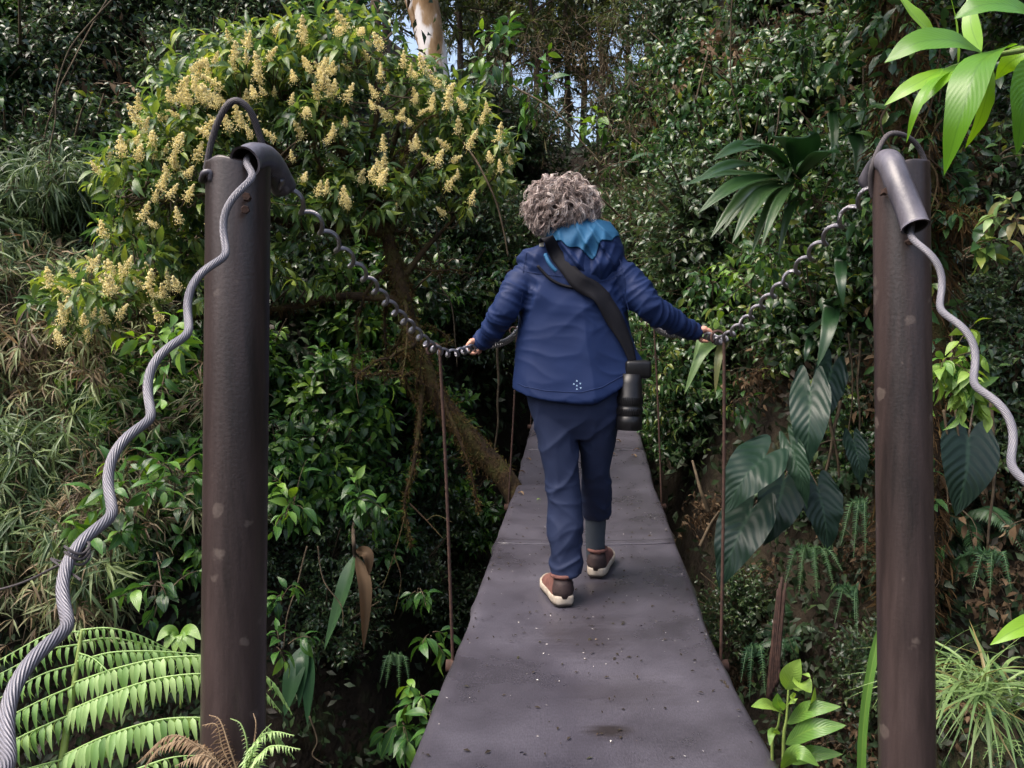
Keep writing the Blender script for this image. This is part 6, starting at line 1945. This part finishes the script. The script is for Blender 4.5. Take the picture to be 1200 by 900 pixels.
small_fern((885, 770, 3.2), [(868, 800), (878, 820), (897, 815)], 'dark drooping fern beside the mat edge on the damp bank', 'darkfern', .030, 3.05, .5)
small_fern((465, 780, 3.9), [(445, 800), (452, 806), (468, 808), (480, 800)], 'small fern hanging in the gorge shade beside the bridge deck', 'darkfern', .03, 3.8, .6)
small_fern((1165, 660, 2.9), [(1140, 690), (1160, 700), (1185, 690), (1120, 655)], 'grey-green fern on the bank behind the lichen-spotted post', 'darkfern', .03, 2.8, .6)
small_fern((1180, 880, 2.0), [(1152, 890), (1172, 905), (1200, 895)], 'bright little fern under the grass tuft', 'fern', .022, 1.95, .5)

# ---- grass tuft at the right
def grass_tuft(c, label, n, seed, size, spreadx=1.0):
    rng = np.random.default_rng(seed)
    root = thing('grass_tuft', label, 'grass', tuple(c))
    for half in range(3):
        g = Geo()
        d = nrm(rng.normal(0, 1, (n, 3)) * [spreadx, .8, .3] + [0, -.3, .75])
        g.scatter(LF_STRAP, frames(d, np.array([0, 0, 1.0]) + rng.normal(0, .3, (n, 3))), np.asarray(c) + rng.normal(0, .04, (n, 3)) * [1.3, 1, .6], size * rng.uniform(.5, 1.15, n), np.clip(rng.normal(.55, .3, n), 0, 1))
        to_parent(g.build('blades', M['grass'], None, True, 'stuff'), root)
grass_tuft(W(1150, 815, 2.1), 'arching grass tuft with straw blades beside the lichen-spotted post', 46, 5, .21)
grass_tuft(W(1105, 800, 2.5), 'small grass tuft close behind the lichen-spotted post', 16, 6, .20)
grass_tuft(W(50, 300, 6.8), 'broad-bladed grass clump on the bamboo slope beyond the wavy cable', 30, 7, .55)
grass_tuft(W(120, 330, 6.4), 'grass clump between the bamboo and the flowering tree', 24, 8, .45)

# ---- leafy hanging plants: variegated climber right of the post, seedlings in the gorge
def tuft(c, label, n, size, mat, seed, tpl=LF_BROAD, r=.12, t=(.6, .25), down=.2, anchor=None):
    rng = np.random.default_rng(seed)
    root = thing('leafy_plant', label, 'plant', tuple(c))
    nb = max(3, n // 7)
    A = np.tile(np.asarray(c, float), (nb, 1)) + rng.normal(0, .01, (nb, 3))
    B = A + nrm(rng.normal(0, 1, (nb, 3)) + [0, -.4, -.3 * down + .4 * (1 - down)]) * r * rng.uniform(.5, 1.1, (nb, 1))
    C = (A + B) / 2 + [0, 0, r * .25]
    g = Geo(); twigs(g, A, C, B, .003, n=5, sides=4)
    if anchor is not None:
        add_tube(g, smooth_path([anchor, (np.asarray(anchor) + c) / 2 + [0, 0, .03], c], 8), .004, 5)
    to_parent(g.build('stems', M['twig'], None, True, 'stuff'), root)
    g = Geo(); leaves_on(g, A, C, B, 7, tpl, size, rng, spread=1.0, droop=.3 + down * .5, s0=.2, tint=t)
    to_parent(g.build('foliage', M[mat], None, True, 'stuff'), root)
gp = lambda px, py: hit(px, py)[0]
tuft(W(1115, 425, 2.9), 'yellow-green variegated climber hanging right behind the lichen-spotted post', 90, .085, 'herb', 31, r=.15, t=(.72, .3), down=1.0, anchor=gp(1115, 380))
tuft(W(1130, 460, 2.9), 'lower spray of the yellow-green climber behind the lichen-spotted post', 50, .08, 'herb', 32, r=.10, t=(.6, .3), down=1.0, anchor=gp(1130, 440))
tuft(W(1130, 300, 2.8), 'loose pale-tipped shoot beside the mossy hanging branch', 28, .09, 'climb', 33, r=.14, t=(.75, .25), anchor=gp(1130, 330))
tuft(W(1185, 255, 2.7), 'shoot with three yellowed round leaves near the frame of hanging moss', 14, .08, 'grass', 34, r=.08, t=(.3, .3), anchor=gp(1185, 280))
tuft(W(1170, 190, 3.2), 'thin twiggy shoot above the mossy hanging branch', 28, .06, 'climb', 35, r=.2, anchor=gp(1170, 220))
for k, (px, py, d, n, s, t_, lab) in enumerate([
        (470, 850, 3.6, 34, .15, .45, 'large-leaved rosette deep in the gorge beside the mat'), (492, 822, 3.5, 14, .10, .8, 'bright seedling over the rosette beside the mat edge'),
        (505, 745, 3.9, 9, .11, .55, 'three-leaved seedling beside the first hanger rod'), (490, 690, 4.2, 12, .09, .6, 'small seedling in the gorge behind the hanging roots'),
        (505, 862, 3.3, 12, .10, .6, 'pale seedling tucked under the mat edge'), (345, 590, 3.9, 60, .11, .7, 'bright leafy shrub top just behind the fern post'),
        (330, 700, 3.6, 22, .10, .5, 'drooping leafy twig beside the fern post'), (420, 590, 4.4, 50, .12, .5, 'leafy spray below the mossy horizontal limb'),
        (330, 760, 3.4, 12, .09, .6, 'low seedling in the gorge next to the fern post'), (200, 420, 3.6, 60, .11, .75, 'bright leafy shrub top between the wavy cable and the fern post'),
        (150, 590, 3.3, 60, .10, .7, 'leafy shrub with young pale leaves behind the wavy cable'), (205, 560, 3.3, 50, .10, .6, 'glossy leafy spray beside the fern post'),
        (130, 640, 3.2, 40, .10, .5, 'dark leafy spray above the fern frond'), (190, 690, 3.0, 40, .09, .55, 'small-leaved spray just above the fern frond'), (835, 330, 4.6, 40, .09, .6, 'leafy shoot beside the walker\'s right sleeve'),
        (880, 330, 4.2, 60, .09, .75, 'bright leafy shoot behind the handrail cable'), (900, 300, 4.1, 50, .085, .7, 'glossy shoot under the pleated fan leaves'), (960, 240, 3.9, 60, .085, .55, 'glossy leafy shoot between the fan leaves and the post'),
        (860, 470, 4.0, 30, .07, .5, 'small leafy twig above the heart-shaped leaves'), (900, 120, 4.6, 50, .09, .5, 'leafy branch above the pleated fan leaves'), (990, 40, 4.0, 50, .09, .6, 'leafy branch high on the bank near the mossy trunk'), (940, 60, 4.3, 50, .09, .45, 'glossy leafy branch high on the steep bank'),
        (590, 70, 8.2, 60, .20, .5, 'large-leaved shrub growing beside the pale trunk'), (620, 105, 8.0, 40, .20, .65, 'big rounded leaves below the pale trunk'), (700, 155, 8.6, 14, .20, .8, 'bright leaf spray hanging in the dark above the walker'), (720, 260, 8.0, 14, .26, .5, 'broad leaves beside the far rusty post')]):
    tuft(W(px, py, d), lab, n, s, 'broad', 100 + k, r=(.16 if d < 6 else .35) * (.5 + n / 60), t=(t_, .22), down=.5, anchor=None if d < 2 else (lambda q: q if q is not None else W(px, py + 40, d))(hit(px, py + 35)[0]))

# dead hanging leaves in the gorge
root = thing('withered_leaves', 'two long withered leaves, one green one orange-brown, hanging in the gorge', 'leaf', tuple(W(415, 640, 4.0)))
a0 = gp(415, 610)
stem_part(root, [a0, W(414, 625, 4.1), W(416, 655, 4.0)], .012, .008, 'bark')
leaf_part(root, [W(416, 650, 4.0), W(404, 690, 3.95), W(380, 762, 3.95)], .085, (-.5, -.8, .1), 'darkfern', prof='lance', fold=.35, t=.6, ncol=7)
leaf_part(root, [W(417, 650, 4.0), W(427, 690, 3.93), W(426, 762, 3.95)], .07, (.5, -.8, .1), 'dry', prof='lance', fold=.4, t=.35, ncol=7)
leaf_part(root, [W(417, 645, 4.0), W(430, 650, 3.95), W(433, 675, 3.95)], .06, (.5, -.8, .1), 'dry', prof='lance', fold=.4, t=.1, ncol=7)
root = thing('withered_leaves', 'grey-green drooping dead leaf sheaths low beside the fern post', 'leaf', tuple(gp(350, 770)))
for (m_, tp, w) in (((345, 790), (333, 840), 24), ((362, 790), (360, 850), 18), ((355, 780), (350, 830), 16)):
    leaf_part(root, [W(358, 755, 3.5), W(*m_, 3.42), W(*tp, 3.42)], w / FPX * 3.5, (-.2, -.9, .2), 'darkfern', prof='lance', fold=.3, t=.5, ncol=7)

# ---- hanging vines and bare twigs
def vine(pts, r, label, mat='twig', group='thin vines and bare stems', name='hanging_vine'):
    g = Geo()
    P = smooth_path([W(*q) for q in pts], 40)
    P = P + np.array([[.012 * mnoise.noise(Vector(p) * 5), .012 * mnoise.noise(Vector(p) * 5 + Vector((3, 1, 2))), 0] for p in P])
    add_tube(g, P, np.linspace(r, r * .6, 40), 5)
    o = g.build(name, M[mat])
    tag(o, label, 'vine', group)
    shift(o, P[0])
for pts, r, lab in [
        ([(135, -20, 5.6), (60, 130, 5.6), (45, 280, 5.6), (50, 420, 5.6)], .006, 'pale thin bamboo cane leaning on the bamboo slope'),
        ([(150, -20, 5.4), (80, 60, 5.4), (62, 150, 5.4), (50, 270, 5.4)], .007, 'straw-coloured bent cane high on the bamboo slope'),
        ([(530, 150, 4.9), (565, 200, 4.7), (585, 250, 4.7), (595, 300, 4.7)], .008, 'bare brown branch drooping from the flowering tree to the walker'),
        ([(600, 100, 6.5), (650, 130, 6.4), (680, 165, 6.4), (700, 185, 6.4)], .009, 'thin bare branch crossing the dark above the walker\'s hair'),
        ([(583, 400, 5.6), (584, 470, 5.6), (580, 540, 5.6)], .010, 'thin upright bare stem beside the second hanger rod'),
        ([(512, 260, 5.2), (516, 330, 5.2), (530, 360, 5.2), (535, 430, 5.2)], .006, 'thin liana hanging beside the mossy trunk'),
        ([(960, 420, 3.9), (975, 500, 3.85), (985, 560, 3.85)], .010, 'brown aerial root leaning beside the heart-shaped leaves'),
        ([(985, 470, 3.9), (975, 520, 3.85), (962, 590, 3.85)], .009, 'dark aerial root crossing behind the heart-shaped leaves'),
        ([(1008, 400, 3.9), (1006, 480, 3.9), (1010, 580, 3.9)], .006, 'thin hanging root close behind the lichen-spotted post'),
        ([(995, 390, 4.0), (998, 450, 4.0), (994, 520, 4.0)], .005, 'hair-thin root in the dark beside the lichen-spotted post'),
        ([(1108, 480, 3.1), (1110, 530, 3.1), (1112, 590, 3.1)], .006, 'brown root hanging under the yellow-green climber'),
        ([(1122, 480, 3.1), (1124, 520, 3.1), (1127, 560, 3.1)], .005, 'shorter pale root under the yellow-green climber'),
        ([(1160, 470, 3.2), (1165, 540, 3.2), (1160, 640, 3.2)], .008, 'dark root hanging behind the wavy cable on the bank'),
        ([(360, 640, 4.0), (350, 680, 3.95), (338, 720, 3.9), (330, 760, 3.9)], .005, 'thin crooked twig beside the withered leaves'),
        ([(372, 640, 4.0), (380, 680, 3.95), (400, 710, 3.9), (402, 735, 3.9)], .004, 'thin forked twig behind the withered leaves'),
        ([(362, 840, 3.4), (372, 868, 3.4), (366, 885, 3.4), (378, 895, 3.4)], .004, 'pale curling rootlet low in the gorge'),
        ([(830, 600, 4.2), (820, 570, 4.2), (812, 540, 4.3)], .012, 'pale broken twig on the bank beside the hanger rod'),
        ([(820, 640, 4.1), (832, 615, 4.1), (842, 600, 4.1)], .010, 'short reddish broken twig on the bank beside the hanger rod'),
        ([(860, -20, 4.6), (855, 80, 4.6), (870, 160, 4.6), (862, 230, 4.6)], .005, 'thin brown vine trailing down the climbing shrubs'),
        ([(1000, -20, 4.1), (1012, 80, 4.1), (1008, 190, 4.1)], .006, 'brown vine trailing beside the mossy trunk'),
        ([(915, 120, 4.3), (905, 200, 4.2), (915, 260, 4.2)], .004, 'fine vine hanging over the pleated fan leaves'),
        ([(800, 20, 7.5), (770, 90, 7.5), (790, 170, 7.5), (785, 260, 7.5)], .008, 'tangled brown vine beside the climbing shrubs'),
        ([(830, 60, 6.8), (815, 130, 6.8), (835, 190, 6.8), (822, 280, 6.8)], .008, 'looping brown vine above the walker\'s sleeve')]:
    vine(pts, r, lab)
# brown twiggy tangle (dead climbing bamboo) hanging from the rim
def dead_tangle(c, label, seed, n=260, size=(.9, .35, .8)):
    rng = np.random.default_rng(seed)
    g = Geo()
    A = np.asarray(c) + rng.normal(0, 1, (n, 3)) * np.array(size) * .45
    B = A + nrm(rng.normal(0, 1, (n, 3)) + [0, 0, -.5]) * rng.uniform(.15, .5, (n, 1))
    twigs(g, A, (A + B) / 2 + rng.normal(0, .06, (n, 3)), B, rng.uniform(.0025, .006, n), n=5, t=.4)
    o_ = thing('dead_bamboo_tangle', label, 'bamboo', tuple(c), 'brown dead bamboo tangles')
    to_parent(g.build('stems', M['twig'], None, True, 'stuff'), o_)
    g = Geo()
    leaves_on(g, A, (A + B) / 2, B, 6, LF_GRASS, .13, rng, spread=.8, droop=.7, tint=(.25, .25))
    to_parent(g.build('foliage', M['tangle'], None, True, 'stuff'), o_)
for k, (px, py, d, lab) in enumerate([(770, 90, 8.4, 'brown tangle of dead bamboo over the far rusty post'), (830, 150, 7.2, 'brown tangle of dead bamboo beside the climbing shrubs'), (690, 80, 9.5, 'olive tangle of fine bamboo over the walker'), (220, 40, 7.6, 'brown tangle of dead bamboo above the flowering tree'), (800, 230, 7.0, 'brown tangle low on the far bank beside the walker\'s shoulder'), (620, 60, 9.8, 'olive tangle of fine bamboo beside the pale trunk')]):
    dead_tangle(W(px, py, d), lab, 200 + k, 90 if k in (0, 1, 2, 4, 5) else 200)

# ---- bits fallen on the deck
def deck_hit(px, py):
    d = 1.9
    while d < 12:
        p = W(px, py, d)
        if p[2] < deck_z(p[1]) + .004 and abs(p[0] - deck_x(p[1])) < HALF * .95:
            return np.array([p[0], p[1], deck_z(p[1]) + .002 - .010 * (1 - ((p[0] - deck_x(p[1])) / HALF) ** 2) + .004])
        d += .01
    return None
rg = np.random.default_rng(77)
for name, lab, n, cols_, sz in (('seed_specks', 'scattered tiny pale petals lying all over the bridge mat', 280, 'speck', (.004, .009)), ('leaf_litter', 'scattered small dark leaf crumbs lying all over the bridge mat', 900, 'soil', (.008, .022))):
    g = Geo()
    y = 1.9 + 5.5 * rg.uniform(0, 1, n) ** .8
    x = np.array([deck_x(q) for q in y]) + np.clip(rg.normal(0, .27, n), -.41, .41)
    z = np.array([deck_z(q) for q in y]) + .0085 - .010 * (1 - ((x - np.array([deck_x(q) for q in y])) / HALF) ** 2)
    d = nrm(rg.normal(0, 1, (n, 3)) * [1, 1, .15])
    g.scatter(LF_TINY, frames(d, np.array([0, 0, 1.0]) + rg.normal(0, .25, (n, 3))), np.stack([x, y, z], -1), rg.uniform(sz[0], sz[1], n), rg.uniform(.3, 1, n))
    o = g.build(name, M[cols_], None, True, 'stuff'); tag(o, lab, 'litter')
for k, (px, py, s, t, mt, lab) in enumerate([(616, 555, .05, .35, 'dry', 'curled brown leaf at the mat edge by the walker\'s left calf'), (622, 540, .045, .5, 'dry', 'pale brown fallen leaf beyond the walker\'s left calf'), (728, 518, .06, .2, 'dry', 'dark fallen leaf below the camera lens'), (742, 528, .055, .15, 'dry', 'folded dark leaf on the mat by the right hangers'), (746, 536, .05, .6, 'dry', 'pale brown leaf at the mat edge by the right hangers'), (614, 580, .05, .75, 'dry', 'pale tan leaf beside the walker\'s left trouser leg'), (629, 586, .025, .9, 'bright', 'tiny yellow-green leaf beside the walker\'s left trouser leg'), (722, 533, .045, .7, 'dry', 'tan leaf scrap on the mat ahead of the walker'), (700, 748, .012, .9, 'dry', 'tiny orange leaf scrap on the mat behind the walker'), (702, 858, .010, .1, 'dry', 'tiny red scrap beside the dark stain on the mat'), (616, 528, .05, .3, 'dry', 'brown leaf far along the mat edge')]):
    p = deck_hit(px, py)
    if p is None: continue
    a = rg.uniform(0, 6.28)
    dv = np.array([math.cos(a), math.sin(a), .1]) * s
    o = blade([p, p + dv * .5 + [0, 0, s * .25], p + dv], s * .45, (0, 0, 1), fold=.5, t=t, ncol=5, nrow=8).build('fallen_leaf', M[mt])
    tag(o, lab, 'leaf', 'leaves fallen on the mat'); shift(o, p)
